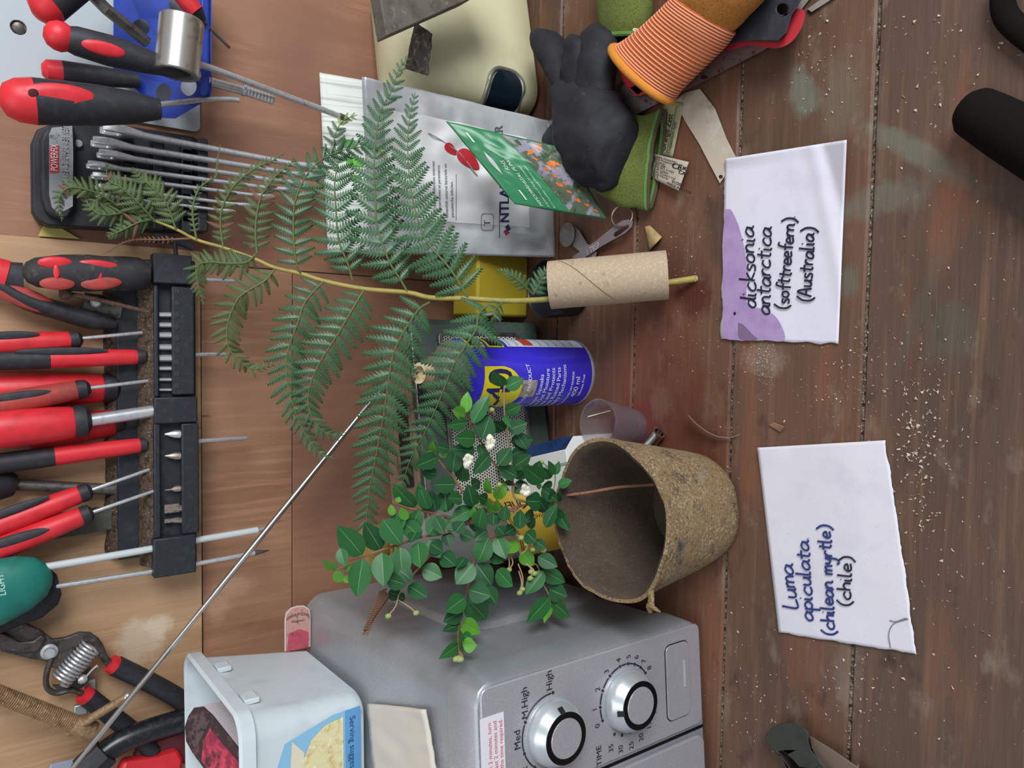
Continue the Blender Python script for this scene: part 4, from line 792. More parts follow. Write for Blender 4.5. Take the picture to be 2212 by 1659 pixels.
# ================================================================== handwritten paper slips
paper = M('paper', '#d2cfd8', .8, layers=((30, '#c8c5d0', .5, .75, 3), (900, '#9a97a0', .74, .78, 1)), bump=(60, .25))
def pbil(q, u, v):
    a = [V((*p, 0)) for p in q]; return a[0]*(1-u)*(1-v)+a[1]*u*(1-v)+a[2]*u*v+a[3]*(1-u)*v
def slip(name, q, label, lift, torn, seed, mat):
    # q: photo corners, u runs towards the viewer, v leftwards along the bench
    def fn(u, v):
        p = pbil(q, u, v); j = lambda a, k: (nz(a*9, seed, k)*5+nz(a*45, seed, k)*2)
        if u == 1 and 'f' in torn: p.x += j(v, 1)
        if u == 0 and 'b' in torn: p.x += j(v, 2)
        if v == 1 and 'l' in torn: p.y += j(u, 3)*.7
        z = .0006+max(0, lift(u, v))+.0009*(1+nz(u*2.3, v*2.3, seed))
        return T(p.x, p.y, z)
    o = ob(name, B().grid(40, 60, fn), mat, None, label, 'paper', solid=.00025, fix=False); o.name = name; return fn
Q1 = [(1566, 343), (1829, 302), (1811, 743), (1558, 732)]
def lift1(u, v):
    d = (u-.80)*1.0-v*.55; return max(0, d)*.045+.003*max(0, .06-v)/.06*(1-u)+.0012*math.exp(-((u-.72-v*.4)/.06)**2)
stain = [(T(1600, 560), (.042, .020), '#8d6c94'), (T(1600, 660), (.045, .020), '#8d6c94'), (T(1625, 715), (.028, .028), '#a184a8'), (T(1620, 705), (.015, .009), '#5f4668')]
Q2 = [(1636, 967), (1913, 951), (1980, 1413), (1682, 1366)]
paper1 = M('paper_stained', '#d2cfdb', .8, layers=((30, '#c8c5d2', .5, .75, 3), (900, '#9a97a0', .75, .78, 1)), bump=(60, .25))
F1 = slip('paper_slip', Q1, 'torn white paper slip handwritten dicksonia antarctica with purple stain', lift1, 'bl', 3, paper1)
def lift2(u, v): return .010*max(0, .12-v)*max(0, .25-u)*8+.0015*max(0, v-.8)
F2 = slip('paper_slip', Q2, 'torn white paper slip handwritten Luma apiculata in blue ink', lift2, 'fl', 9, paper)
# pen strokes, letter by letter
GL = {'a': (.95, [[(.75, .85), (.4, 1), (.05, .6), (.12, .1), (.45, .08), (.74, .5), (.78, .92), (.76, .2), (.98, 0)]]), 'c': (.85, [[(.75, .85), (.45, 1), (.08, .6), (.12, .15), (.45, 0), (.8, .15)]]), 'd': (.95, [[(.7, .85), (.35, .95), (.05, .5), (.2, .05), (.55, .15), (.75, .9), (.8, 2), (.76, .3), (.95, 0)]]),
 'e': (.85, [[(.08, .45), (.7, .6), (.62, .95), (.3, 1), (.05, .5), (.25, .05), (.8, .15)]]), 'f': (.8, [[(.95, 1.9), (.6, 2), (.4, 1.3), (.4, -.1)], [(.05, 1), (.8, 1.05)]]), 'h': (.85, [[(.1, 2), (.1, 0)], [(.1, .6), (.45, 1), (.7, .75), (.7, 0)]]), 'i': (.45, [[(.1, 1), (.12, .1), (.32, 0)], [(.12, 1.5), (.18, 1.56)]]),
 'k': (.8, [[(.1, 2), (.1, 0)], [(.7, 1), (.15, .5), (.75, 0)]]), 'l': (.5, [[(.1, 2), (.1, .15), (.38, 0)]]), 'm': (1.1, [[(.05, 1), (.08, 0)], [(.08, .7), (.32, 1), (.47, .75), (.47, 0)], [(.47, .7), (.75, 1), (.92, .75), (.98, 0)]]), 'n': (.9, [[(.08, 1), (.08, 0)], [(.08, .6), (.4, 1), (.65, .75), (.68, .1), (.88, 0)]]),
 'o': (.85, [[(.45, 1), (.1, .75), (.08, .25), (.42, 0), (.72, .3), (.68, .8), (.42, 1)]]), 'p': (.85, [[(.1, 1), (.1, -1)], [(.1, .7), (.45, 1), (.75, .6), (.5, .05), (.1, .2)]]), 'r': (.72, [[(.1, 1), (.1, 0)], [(.1, .55), (.38, 1), (.66, .9)]]), 's': (.75, [[(.65, .9), (.3, 1), (.12, .75), (.55, .4), (.5, .05), (.05, .08)]]),
 't': (.75, [[(.35, 1.7), (.3, .2), (.6, 0)], [(0, 1.1), (.75, 1.15)]]), 'u': (.9, [[(.08, 1), (.1, .2), (.4, 0), (.68, .4), (.7, 1), (.72, .1), (.9, 0)]]), 'y': (.85, [[(.08, 1), (.15, .4), (.5, .3), (.7, 1)], [(.7, 1), (.65, -.6), (.3, -1), (.1, -.7)]]), 'A': (1., [[(0, 0), (.45, 1.9), (.85, 0)], [(.15, .7), (.75, .75)]]), 'L': (.9, [[(.15, 1.9), (.1, 0), (.85, .05)]]),
 '(': (.6, [[(.5, 2), (.12, 1.2), (.12, .2), (.48, -.5)]]), ')': (.6, [[(.1, 2), (.5, 1.2), (.5, .2), (.12, -.5)]]), '.': (.3, [[(.1, .1), (.16, .14)]]), ' ': (.6, [])}
def pen(txt, p0, p1, xh, zf, b, r):
    wt_ = sum(GL[c][0] for c in txt); p0, p1 = V((*p0, 0)), V((*p1, 0)); d = (p1-p0)/wt_; up = V((-1, 0, 0))*xh; x = 0; rn = random.Random(len(txt))
    for c in txt:
        adv, st = GL[c]; jy = rn.uniform(-.08, .08)
        for s_ in st:
            P = catmull([(u+.06*v, v+jy, 0) for u, v in s_], 5)
            Q = [p0+d*(x+q.x)+up*q.y for q in P]
            b.tube([T(q.x, q.y, zf) for q in Q], r, 5, flat=.3)
        x += adv
b = B()
for tx, p0, p1, xh in (('dicksonia', (1633, 666), (1628, 488), 17), ('antarctica', (1663, 680), (1666, 490), 17), ('(softtreefern).', (1702, 668), (1718, 466), 15), ('(Australia)', (1752, 652), (1760, 492), 16)): pen(tx, p0, p1, xh, .0026, b, .0008)
b.ball(T(1587, 677, .0026), .0014, 8, (1, 1, .3)); pl_ = bpy.data.objects['paper_slip']
ob('handwriting', b, M('blue_black_ink', '#1b1c33', .6), pl_, label='blue-black handwriting reading dicksonia antarctica (soft treefern) (Australia)', fix=False)
b = B(); b2 = B()
for tx, p0, p1, xh in (('Luma', (1722, 1316), (1711, 1218), 17), ('apiculata.', (1757, 1342), (1746, 1160), 16), ('(chilean myrtle)', (1803, 1373), (1794, 1135), 15)): pen(tx, p0, p1, xh, .0026, b, .0008)
pen('(chile)', (1836, 1310), (1840, 1203), 15, .0026, b2, .0007)
pl2_ = bpy.data.objects['paper_slip.001']
ob('handwriting', b, M('blue_ink', '#28356f', .6), pl2_, label='blue handwriting reading Luma apiculata (chilean myrtle)', fix=False); ob('handwriting', b2, M('blue_black_ink', '#1b1c33', .6), pl2_, label='black handwriting reading (chile)', fix=False)
b2 = B().tube([T(*q, .0024) for q in ((1922, 1340), (1935, 1343), (1955, 1336), (1962, 1338))], .0003, 5, 4); b2.tube([T(*q, .0024) for q in ((1958, 1338), (1930, 1348), (1920, 1370), (1924, 1400))], .0003, 5, 4); ob('pencil_mark', b2, M('pencil', '#77757c', .7), pl2_, fix=False)
# purple stain: a wet tint lying in the paper surface
pm1 = M('stain_purple', '#a48bb5', .8, layers=((60, '#9478a8', .45, .7, 4),)); pm2 = M('stain_dark', '#76607f', .8)
def stain_(pts_, mat, zo, nm): 
    P = catmull([(x, y, 0) for x, y in pts_]+[(pts_[0][0], pts_[0][1], 0)], 5)[:-1]
    ob(nm, B().prism([(p.x, p.y) for p in P], [], lambda x, y, w: T(x, y, zo+w), .00005), mat, pl_, smooth=0)
stain_([(1567, 452), (1580, 455), (1596, 490), (1608, 540), (1614, 590), (1612, 640), (1618, 662), (1650, 668), (1680, 690), (1694, 735), (1640, 733), (1565, 731), (1562, 690), (1562, 600), (1561, 520)], pm1, .0022, 'purple_stain')
stain_([(1594, 697), (1606, 702), (1625, 722), (1636, 734), (1598, 732)], pm2, .0024, 'dark_stain')

# ================================================================== little things on the bench
dl = M('dried_leaf', '#a98f62', .8, layers=((150, '#8a6f46', .5, .7, 4),))
def leafy(name, q, zf, mat, label, cat, n=8): 
    return ob(name, B().grid(n, n, lambda u, v: T(*(pbil(q, u, v)[:2]), .001+zf(u, v))), mat, None, label, cat, solid=.0006, fix=False)
leafy('dried_leaf', [(1393, 490), (1399, 487), (1430, 513), (1431, 541)][:1]+[(1404, 487), (1430, 512), (1402, 542)], lambda u, v: .006*math.sin(u*3)*v, dl, 'curled tan dried leaf beside the cardboard tube', 'dried leaf')
leafy('petal', [(1661, 918), (1672, 912), (1694, 922), (1686, 934)], lambda u, v: .003*u*v, M('petal_brown', '#8d6c55', .8), 'tiny brown dry petal between the paper slips', 'petal')
b = B().grid(24, 1, lambda u, v: T(lerp(1486, 1600, u)+(0 if u else 0), interp(u, ((0, 897), (.15, 915), (.35, 932), (.55, 943), (.8, 946), (1, 938))), .001+.010*v*(1-u)+.004*(1-u)))
ob('plastic_strip', b, M('clear_strip', '#b9b9bf', .25, trans=.5, alpha=.8), None, 'thin curled clear plastic strip lying near the pot', 'strip', solid=.0004, fix=False)
for i, (q, lb) in enumerate((([(1205, 480), (1460, 480)], ''),)): pass
spn = M('frosted_plastic', '#a39c98', .45, trans=.35, alpha=.92, layers=((90, '#8b7f7a', .5, .7, 3),))
ms = thing('measuring_spoon', 'cloudy plastic measuring spoon with embossed handle threaded on a ring', 'spoon', T(1290, 520))
sc0 = T(1229, 508, .006); 
b = B(); rr = []
for t in range(7):
    a = math.pi/2*t/6; r = .0098*math.sin(a)+.0004
    rr.append([sc0+V((r*math.cos(q)*1.15, r*math.sin(q)*1.1, -.0045*math.cos(a)+.003)) for q in [2*math.pi*k/24 for k in range(24)]])
b.loft(rr, True, False); ob('bowl', b, spn, ms, solid=.0009)
ob('neck', B().prism([(1240, 490), (1252, 498), (1268, 526), (1290, 545), (1284, 560), (1262, 553), (1248, 540), (1238, 532)], [], lambda x, y, w: T(x, y, .0035+w), .0015), spn, ms, bevel=.0004)
ms2 = thing('measuring_spoon', 'flat clear spoon handle with slotted end lying over the cloudy spoon', 'spoon', T(1300, 520))
P = [(1235, 556), (1243, 561), (1262, 558), (1300, 532), (1352, 503), (1365, 490), (1367, 478), (1358, 474), (1345, 476), (1330, 486), (1290, 518), (1250, 545)]
ob('handle', B().prism(P, [[(1327, 503), (1345, 491), (1358, 485), (1358, 492), (1340, 506), (1330, 512), (1325, 509)]], lambda x, y, w: T(x, y, .0062+w), .0016), M('clear_handle', '#96898f', .3, trans=.4, alpha=.9), ms2, bevel=.0004)
b = B(); o_ = T(1268, 552, .008); r_ = T(1300, 532, .008)-o_; put_text(b, '1 TBSP', .0085, smap(o_, r_, UP.cross(r_), .0003), sx=.8); ob('embossing', b, M('emboss_grey', '#bdb4b6', .4), ms2, smooth=0)
rc = T(1344, 467, .0085); b = B().tube([rc+V((.0098*math.cos(a), .0115*math.sin(a), .0022*math.sin(a))) for a in [2*math.pi*k/40*1.06 for k in range(41)]], .0009, 8); ob('split_ring', b, M('ring_steel', '#a58f84', .3, .9), None, 'thin steel split ring holding the measuring spoons', 'ring')
# garden tool lying at the frame edge (lower left of the bench)
hk = thing('bench_edge_item', 'dark grey plastic handled tool with grey bar at the bench front edge', 'tool', T(1720, 1640)); grp = M('grey_green_plastic', '#31362f', .5, layers=((60, '#262a26', .5, .7, 3),))
ob('head', B().prism([(1652, 1592), (1664, 1575), (1690, 1562), (1712, 1562), (1735, 1572), (1748, 1583), (1746, 1598), (1752, 1620), (1775, 1650), (1810, 1690), (1712, 1690), (1690, 1640), (1668, 1618)], [[(1680, 1622), (1690, 1622), (1712, 1640), (1740, 1672), (1720, 1680), (1700, 1650)]], lambda x, y, w: T(x, y, .002+w), .014), grp, hk, bevel=.003)
ob('bar', B().prism([(1748, 1588), (1800, 1620), (1880, 1675), (1900, 1700), (1800, 1700), (1765, 1640), (1752, 1615)], [], lambda x, y, w: T(x, y, .003+w), .006), M('taupe_bar', '#6b5c52', .5), hk, bevel=.001)
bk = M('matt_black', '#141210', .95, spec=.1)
hd = thing('bench_edge_item', 'matt black rounded form reaching in at the bench front edge', 'tool', T(2120, 260))  # rounded black form set over an unidentified dark area
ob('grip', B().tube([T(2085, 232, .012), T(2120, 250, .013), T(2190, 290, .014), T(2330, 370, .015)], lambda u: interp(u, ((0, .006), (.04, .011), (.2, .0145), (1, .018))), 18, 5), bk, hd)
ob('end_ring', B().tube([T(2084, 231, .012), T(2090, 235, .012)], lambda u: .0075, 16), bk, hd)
ob('black_corner_form', B().tube([T(2170, -40, .006), T(2166, 10, .006), T(2185, 50, .006), T(2260, 110, .006)], .007, 10, 5, flat=.7), bk, None, 'thick black curved form at the corner of the bench front', 'strap')  # curved black form filling an unidentified dark corner
# ================================================================== packets leaning at the wall
foil = M('silver_foil', '#d3d6d8', .32, .4, layers=((20, '#b9bdc0', .45, .7, 3),), bump=(60, .6))
def ysheet(q, yf, bulge, seed, amp, skew=0.):
    def fn(u, v, o=0.):
        p = pbil(q, u, v); y = interp(p.x, yf)
        edge = min(u, 1-u, v, 1-v); k = min(1, edge*6)
        d = bulge*math.sin(math.pi*u)**.7*math.sin(math.pi*v)**.7+amp*(nz(u*5, v*4, seed)+.5*nz(u*11, v*9, seed+2))*(.55+.45*k)
        y = y-skew*max(0, (545-p.y)/380)*(1-u)
        return W(p.x, p.y, y)+V((0, -.85, .5))*(d+o)
    return fn
# white paper packet
q = [(690, 157), (1010, 215), (1010, 545), (708, 545)]; yfp = ((690, .748), (1010, .712))
fw = ysheet(q, yfp, .004, 5, .002)
wpk = thing('paper_packet', 'white ribbed paper packet behind the silver pouch with a green logo', 'packet', fw(1, .5))
ob('packet_sheet', B().grid(30, 30, fw), M('white_packet', '#d8dbd4', .6, layers=((420, '#b9bdb6', .52, .6, 1, (1, .02, .02)),)), wpk, solid=.0015, fix=False)
b = B()
for u0, v0, w_, h_ in ((.13, .36, .10, .05), (.16, .46, .12, .05), (.20, .56, .06, .04)): b.grid(3, 6, lambda u, v: fw(u0+w_*u, v0+h_*v, .0016))
ob('green_logo', b, M('logo_green', '#3f8f3a', .5, layers=((120, '#7fc23a', .5, .65, 3),)), wpk, fix=False, smooth=0)
# silver pouch
q = [(787, 166), (1192, 262), (1200, 556), (802, 546)]; yf = ((785, .716), (1200, .622))
fb = ysheet(q, yf, .010, 11, .0062, .085)
def fbw(u, v): 
    p = fb(u, v); 
    if u > .985 or v > .985: p = p+V((.0, 0, .0015*nz(u*20, v*20, 3)))
    return p
bag = thing('foil_pouch', 'crinkled silver foil pouch with a white label leaning against the wall', 'pouch', fb(1, .5))
ob('pouch_front', B().grid(70, 60, fbw), foil, bag, solid=.0012, fix=False, smooth=70)
ob('pouch_back', B().grid(20, 20, lambda u, v: fb(u, v)*1+V((0, .012*math.sin(math.pi*u)*math.sin(math.pi*v)+.001, .002))), foil, bag, fix=False)
lab = ob('white_label', B().grid(60, 40, lambda u, v: fb(lerp(.10, .86, u), lerp(.17, .80, v), .0011)), M('pouch_label', '#e0e0de', .42), bag, fix=False, smooth=70)
QB = q
def bagp(px, py, o=.0016): u, v = invbil(QB, px, py); return fb(u, v, o)
def petal(c, L, w_, an):
    ca_, sa_ = math.cos(an), math.sin(an); P_ = [(L*math.cos(t), w_*math.sin(t)*(1-.35*math.cos(t))) for t in [2*math.pi*k/24 for k in range(24)]]
    return B().add([bagp(c[0], c[1])]+[bagp(c[0]+x*ca_-y*sa_, c[1]+x*sa_+y*ca_) for x, y in P_], [(0, k+1, (k+1) % 24+1) for k in range(24)])
ob('red_petal_print', petal((1012, 350), 30, 15, .75), M('red_petal', '#c23038', .45), lab, fix=False); ob('red_petal_print', petal((974, 328), 16, 9, .75), M('red_petal', '#c23038', .45), lab, fix=False)
ob('grey_stem_print', B().tube([bagp(*p, .0014) for p in ((925, 292), (955, 310), (995, 338), (1030, 385))], .0006, 5, 4), M('stem_grey', '#9aa0a4', .5), lab)
bp = B(); bn = B()
def bagtext(bb, t, px, py, s, bold=0, dx=.03): k = 1/S(bagp(px, py)); put_text(bb, t, s, lambda x, y: bagp(px-y*k-x*k*dx, py-x*k), 'LEFT', bold=bold)
for t, px, py in (('Behandelt externe bacteriele en', 968, 474), ('parasitische infecties.', 980, 472), ('Traite les infections externes', 942, 460), ('bacteriennes et parasitaires.', 953, 462)): bagtext(bp, t, px, py, .0042)
ob('small_print', bp, M('grey_ink', '#55565a', .6), lab, smooth=0, fix=False); bp = B()
bp.tube([bagp(1078, lerp(515, 440, k/12)) for k in range(13)], .0005, 4); ob('rule_line', bp, MATS['grey_ink'], lab, fix=False); bp = B(); bp.tube([bagp(985, lerp(478, 380, k/12)) for k in range(13)], .0003, 4)
ob('rule_line', bp, MATS['grey_ink'], lab, fix=False); bp = B()
bp.tube([bagp(1052+13*x, 482+17*y) for x, y in rrect(1, 1, .35, 4)+[rrect(1, 1, .35, 4)[0]]], .0003, 4); bagtext(bp, 'T', 1058, 490, .009, .0004); ob('box_print', bp, MATS['grey_ink'], lab, smooth=0, fix=False); bp = B(); bagtext(bp, 'ER', 1086, 302, .012, .0004)
ob('heading_print', bp, M('grey_ink', '#55565a', .6), lab, smooth=0, fix=False)
bagtext(bn, 'NTLAB', 1099, 484, .0135, .0008); ob('brand_lettering', bn, M('navy_ink', '#1f2f63', .5), lab, smooth=0, fix=False)
mk = lambda pp: B().add([bagp(x, y) for x, y in pp], [tuple(range(len(pp)))])
ob('brand_mark', mk([(1086, 502), (1092, 498), (1100, 505), (1092, 511)]), M('brand_red', '#b03140', .5), lab, smooth=0, fix=False); ob('brand_mark', mk([(1090, 492), (1097, 486), (1102, 498), (1094, 503)]), M('navy_ink', '#1f2f63', .5), lab, smooth=0, fix=False)
# green seed-feed packet
q = [(963, 262), (1218, 320), (1311, 474), (1112, 441)]; yf2 = ((960, .605), (1311, .532))
fg = ysheet(q, yf2, .006, 21, .0018)
gp_ = thing('fungi_sachet', 'green garden sachet with orange flower photo, propped against the silver pouch', 'sachet', fg(1, 1))
ob('sachet_front', B().grid(40, 40, fg), M('sachet_green', '#2f7a4f', .3, layers=((30, '#2a6c46', .5, .7, 3),)), gp_, solid=.0012, fix=False, smooth=70)
ph = ob('flower_photo', B().grid(40, 40, lambda u, v: fg(lerp(lerp(.46, .60, v), .985, u), lerp(.02, .985, v), .001)), M('flower_photo', '#4f5b4a', .3, layers=((55, '#8a8794', .48, .55, 2), (130, '#2c4a2a', .55, .62, 4), (75, '#d2702e', .62, .66, 3), (300, '#9fb56a', .68, .72, 3), (90, '#c9588c', .74, .77, 2))), gp_, fix=False, smooth=70)
for (u, v, r) in ((.62, .30, .030), (.66, .42, .036), (.70, .50, .034), (.68, .62, .04), (.74, .70, .03), (.78, .80, .04), (.86, .84, .03), (.82, .30, .03), (.92, .9, .028), (.76, .58, .03)):
    rn = random.Random(int(u*999+v*77)); k = [(r*(.6+.6*rn.random())) for _ in range(11)]
    ring_ = [fg(u+.9*k[j]*math.cos(j*2*math.pi/11), v+.8*k[j]*math.sin(j*2*math.pi/11), .0014) for j in range(11)]
    ob('printed_flower', B().add(ring_, [tuple(range(11))]), M('flower_orange', '#d0692c', .35, layers=((250, '#a8401f', .5, .7, 3), (180, '#e59a58', .58, .7, 3))), ph, fix=False, smooth=0)
b = B()
def gtext(t, u, v, s, bold=0, sl_=.12): put_text(b, t, s, lambda x, y: fg(u-y*6.2-(.0 if 0 else x*sl_*-6), v-x*7.0, .0014), 'LEFT', bold=bold)
gtext('MYCORRHIZAL FUNGI', .33, .97, .0085, .0003, -.02); gtext('A broad mix of fungi to establish', .40, .97, .0055, 0, -.02); gtext('for a healthier, more natural root', .46, .97, .0055, 0, -.02); gtext('RHS', .25, .55, .010)
for u, v in ((.17, .86), (.10, .17)): b.grid(2, 8, lambda a, c: fg(u+.02*a+.0*c, v-.12*c+.06, .0015))
ob('sachet_lettering', b, M('sachet_white', '#c9d6c9', .45), gp_, smooth=0, fix=False)
ob('hang_slot', B().grid(4, 14, lambda a, c: fg(.13+.05*(a-.5)*math.sin(math.pi*max(.05, min(.95, c)))+.0, .62-.28*c, .0013)), M('slot_grey', '#b9bcb9', .5), gp_, fix=False, smooth=0)

# ================================================================== cream appliance and grey board
cream = M('cream_plastic', '#cfcba6', .35, layers=((20, '#c2bb95', .5, .75, 3),)); YA = .628
ap = thing('cream_appliance', 'cream rounded plastic appliance with a dark oval window, by the wall', 'appliance', T(1195, 160))
e0 = T(1178, 236); ax_ = V((math.cos(.22), math.sin(.22), 0)); ay_ = V((-ax_.y, ax_.x, 0)); AW, AD, AHt = .17, .105, .152
def ap_(x, y, z): return e0+ax_*x+ay_*y+V((0, 0, z))
rr = []
for z, g, r in ((.001, .008, .02), (.006, .002, .025), (.04, 0, .028), (.10, .004, .03), (.13, .009, .03), (.145, .015, .028), (AHt, .026, .02)):
    rr.append([ap_(x, y, z) for x, y in rrect(AW/2-g, AD/2-g*.8, r, 7, AW/2, AD/2)])
ob('shell', B().loft(rr), cream, ap, smooth=60)
ob('seam', B().loft([[ap_(x, y, z) for x, y in rrect(AW/2-.003, AD/2-.0028, .0302, 7, AW/2, AD/2)] for z in (.088, .0888)], False, False), M('seam_grey', '#a7a384', .6), ap)
def win(px, py): p = PL(px, py, e0+ax_*.02, ay_)-e0; return p.dot(ax_), p.z
wc = win(1096, 205)
# window sits on the rounded left-hand front corner
def wm(x, z, w):
    R = .0285; q = x/.028; q = max(-.78, min(.78, q)); ex2 = x-q*.028; a = math.radians(225)+q; c = (.029+(R+w)*math.cos(a), .029+(R+w)*math.sin(a))
    return ap_(c[0]-math.sin(a)*ex2, c[1]+math.cos(a)*ex2, .047+z)
ob('window_rim', B().loft([[wm(x, z, w) for x, z in rrect(hx2, hz2, r2, 8)] for hx2, hz2, r2, w in ((.029, .024, .019, -.001), (.029, .024, .019, .0022), (.026, .021, .016, .003), (.0245, .0195, .0145, .001))], False, False), M('rim_silver', '#a3a398', .3, .7), ap, bevel=.001)
ob('window', B().grid(24, 8, lambda u, v: wm((u-.5)*.050*(1-.25*abs(2*v-1)**3), (v-.5)*.040*(1-.25*abs(2*u-1)**3), .0020)), M('dark_window', '#12202a', .12), ap)
gb_ = [T(882, 150, AHt), T(905, 50, AHt), T(940, 75, AHt), T(930, 165, AHt)]
b = B().grid(14, 10, lambda u, v: (gb_[0]*(1-u)*(1-v)+gb_[1]*u*(1-v)+gb_[2]*u*v+gb_[3]*(1-u)*v)+UP*(.0015+.002*(1+nz(u*5, v*5, 8))))
ob('grey_rag', b, M('rag_grey', '#4d4a45', .9, layers=((200, '#8a857a', .52, .66, 5), (90, '#2c2a27', .5, .65, 4)), bump=(500, 1.)), None, 'worn grey tape scrap lying on top of the cream appliance', 'scrap', solid=.0015, fix=False)
o1, o2, o3 = W(836, 78, .585), W(1016, -4, .585), W(820, -30, .585)
b = B().prism([(835, 78), (1012, 0), (1080, -40), (1050, -160), (800, -160), (822, 0)], [], lambda x, y, w: W(x, y, .585)+V((0, w, 0)), .018)
ob('grey_board', b, M('board_grey', '#5f5a50', .7, layers=((60, '#47433b', .5, .7, 4), (200, '#7a7464', .6, .74, 3))), None, 'worn grey board corner hanging at the edge above the cream appliance', 'board', bevel=.001)

# ================================================================== soft things lying on the bench: sections given by place, half width and half height
def soft(secs, n=28, amp=0., seed=0, close=True, open_end=False, rib=0):
    """secs: (px, py, z, angle deg of width axis in the photo, half width px, half height m)"""
    P = []
    for px, py, z, an, hw, hh in secs:
        c = T(px, py, z); a = math.radians(an); q = T(px+math.cos(a)*hw, py+math.sin(a)*hw, z); P.append((c, q-c, hh))
    rings = []
    m = len(P); K = 5
    cs_ = catmull([p[0] for p in P], K); ws_ = catmull([p[1] for p in P], K); hs_ = catmull([V((p[2], 0, 0)) for p in P], K)
    for i, (c, w_, h) in enumerate(zip(cs_, ws_, hs_)):
        r = 1.0
        if rib: r = 1+rib*(1 if i % 2 else -1)
        ring = []
        for k in range(n):
            a = 2*math.pi*k/n; p = c+w_*(r*math.cos(a))+UP*(max(.001, h.x)*r*math.sin(a))
            if amp: p = p+(p-c).normalized()*amp*(nz(p.x*45, p.y*45, p.z*45+seed)+.6*nz(p.x*110, p.y*110, p.z*110+seed))
            if p.z < .0012: p.z = .0012
            ring.append(p)
        rings.append(ring)
    return rings
gl_blk = M('glove_black', '#1b1b20', .75, layers=((40, '#24242a', .45, .7, 3), (180, '#45413a', .66, .78, 4)), bump=(75, 1.)); gl_grn = M('cuff_green', '#636e31', .9, layers=((600, '#515b27', .5, .65, 2),), bump=(900, .8)); gl_lime = M('cuff_edge', '#5c8540', .9, bump=(1200, .7)); gl_brn = M('cuff_lining', '#4a4130', .9)
# saw
sw = thing('hand_saw', 'saw with black and red wavy grip lying under the orange glove', 'saw', T(1550, 60))
bl_ = M('saw_steel', '#8f8783', .4, .6, layers=((250, '#4e4038', .55, .66, 5), (30, '#a79e98', .5, .7, 3)))
ob('blade', B().prism([(1345, 262), (1408, 230), (1500, 186), (1655, 106), (1700, 40), (1560, 20), (1380, 150), (1330, 200)], [circ(1522, 167, 9, 12, 5)], lambda x, y, w: T(x, y, .009+w), .0012), bl_, sw, smooth=0)
wav = [(1372, 208), (1440, 165), (1478, 150), (1500, 132), (1530, 127), (1560, 110), (1590, 105), (1620, 97), (1650, 102), (1680, 104), (1708, 92), (1728, 66), (1738, 38), (1736, 22), (1722, 18)]
wv = [(p.x, p.y) for p in catmull([(x, y, 0) for x, y in wav], 4)]
ob('red_edge', B().prism(wv+[(1712, 30), (1700, 70), (1680, 90), (1640, 88), (1600, 90), (1560, 100), (1500, 120), (1440, 150), (1360, 190)], [], lambda x, y, w: T(x, y, .010+w), .012), M('saw_red', '#b5303a', .45), sw, bevel=.002)
ob('red_nose', B().prism([(1335, 150), (1360, 140), (1395, 165), (1420, 195), (1375, 210), (1350, 185)], [], lambda x, y, w: T(x, y, .010+w), .012), M('saw_red', '#b5303a', .45), sw, bevel=.002)
ob('black_grip', B().prism([(1440, 152), (1480, 140), (1502, 122), (1560, 101), (1600, 90), (1640, 89), (1680, 90), (1700, 70), (1711, 32), (1722, 16), (1735, -10), (1720, -120), (1560, -120), (1480, -20), (1420, 80)], [circ(1690, 20, 12)], lambda x, y, w: T(x, y, .010+w), .019), M('saw_black', '#2c2d33', .6, layers=((100, '#383940', .5, .7, 3),)), sw, bevel=.004)
# black glove
gv = thing('work_glove', 'crumpled black coated work glove with an olive green knitted cuff', 'glove', T(1290, 260))
ob('palm', B().loft(soft([(1212, 178, .024, 92, 24, .012), (1226, 205, .028, 98, 52, .020), (1250, 248, .031, 108, 82, .027), (1280, 292, .033, 114, 98, .031), (1310, 322, .031, 114, 90, .029), (1338, 338, .027, 112, 78, .024), (1356, 344, .022, 110, 60, .018)], 48, .0052, 3)), gl_blk, gv, smooth=80)
for i, sec in enumerate(([(1180, 66, .030, 5, 18, .009), (1184, 82, .033, 5, 30, .015), (1192, 120, .034, 12, 34, .016), (1212, 165, .033, 25, 34, .016), (1236, 220, .030, 40, 30, .014)], [(1252, 78, .038, 10, 14, .008), (1250, 94, .041, 5, 24, .013), (1248, 130, .041, 8, 26, .013), (1246, 170, .038, 20, 28, .014), (1252, 220, .035, 30, 30, .014)], [(1300, 56, .030, 10, 18, .010), (1298, 78, .033, 0, 32, .015), (1290, 125, .034, 15, 34, .016), (1284, 165, .034, 25, 38, .016), (1280, 220, .032, 35, 40, .017)], [(1192, 326, .014, 60, 18, .009), (1200, 314, .017, 60, 30, .013), (1222, 292, .021, 70, 34, .015), (1252, 270, .026, 80, 34, .015)])):
    ob('finger' if i < 3 else 'thumb', B().loft(soft(sec, 24, .0026, i*5)), gl_blk, gv, smooth=80)
cf = soft([(1318, 336, .020, 113, 84, .017), (1352, 344, .015, 107, 94, .012), (1384, 348, .0105, 102, 100, .0085), (1412, 346, .0085, 98, 104, .0065)], 48, .0028, 2)
ob('knit_cuff', B().loft(cf, False, False), gl_grn, gv, solid=.0022, smooth=80)
e_ = cf[-1]; ob('cuff_edge', B().tube(e_+[e_[0]], .0024, 8), gl_lime, gv); e2 = [p+V((0, -.0025, -.0005)) for p in e_]; ob('cuff_binding', B().tube([V((p.x, p.y, max(p.z, .002))) for p in e2+[e2[0]]], .0018, 8), gl_brn, gv)
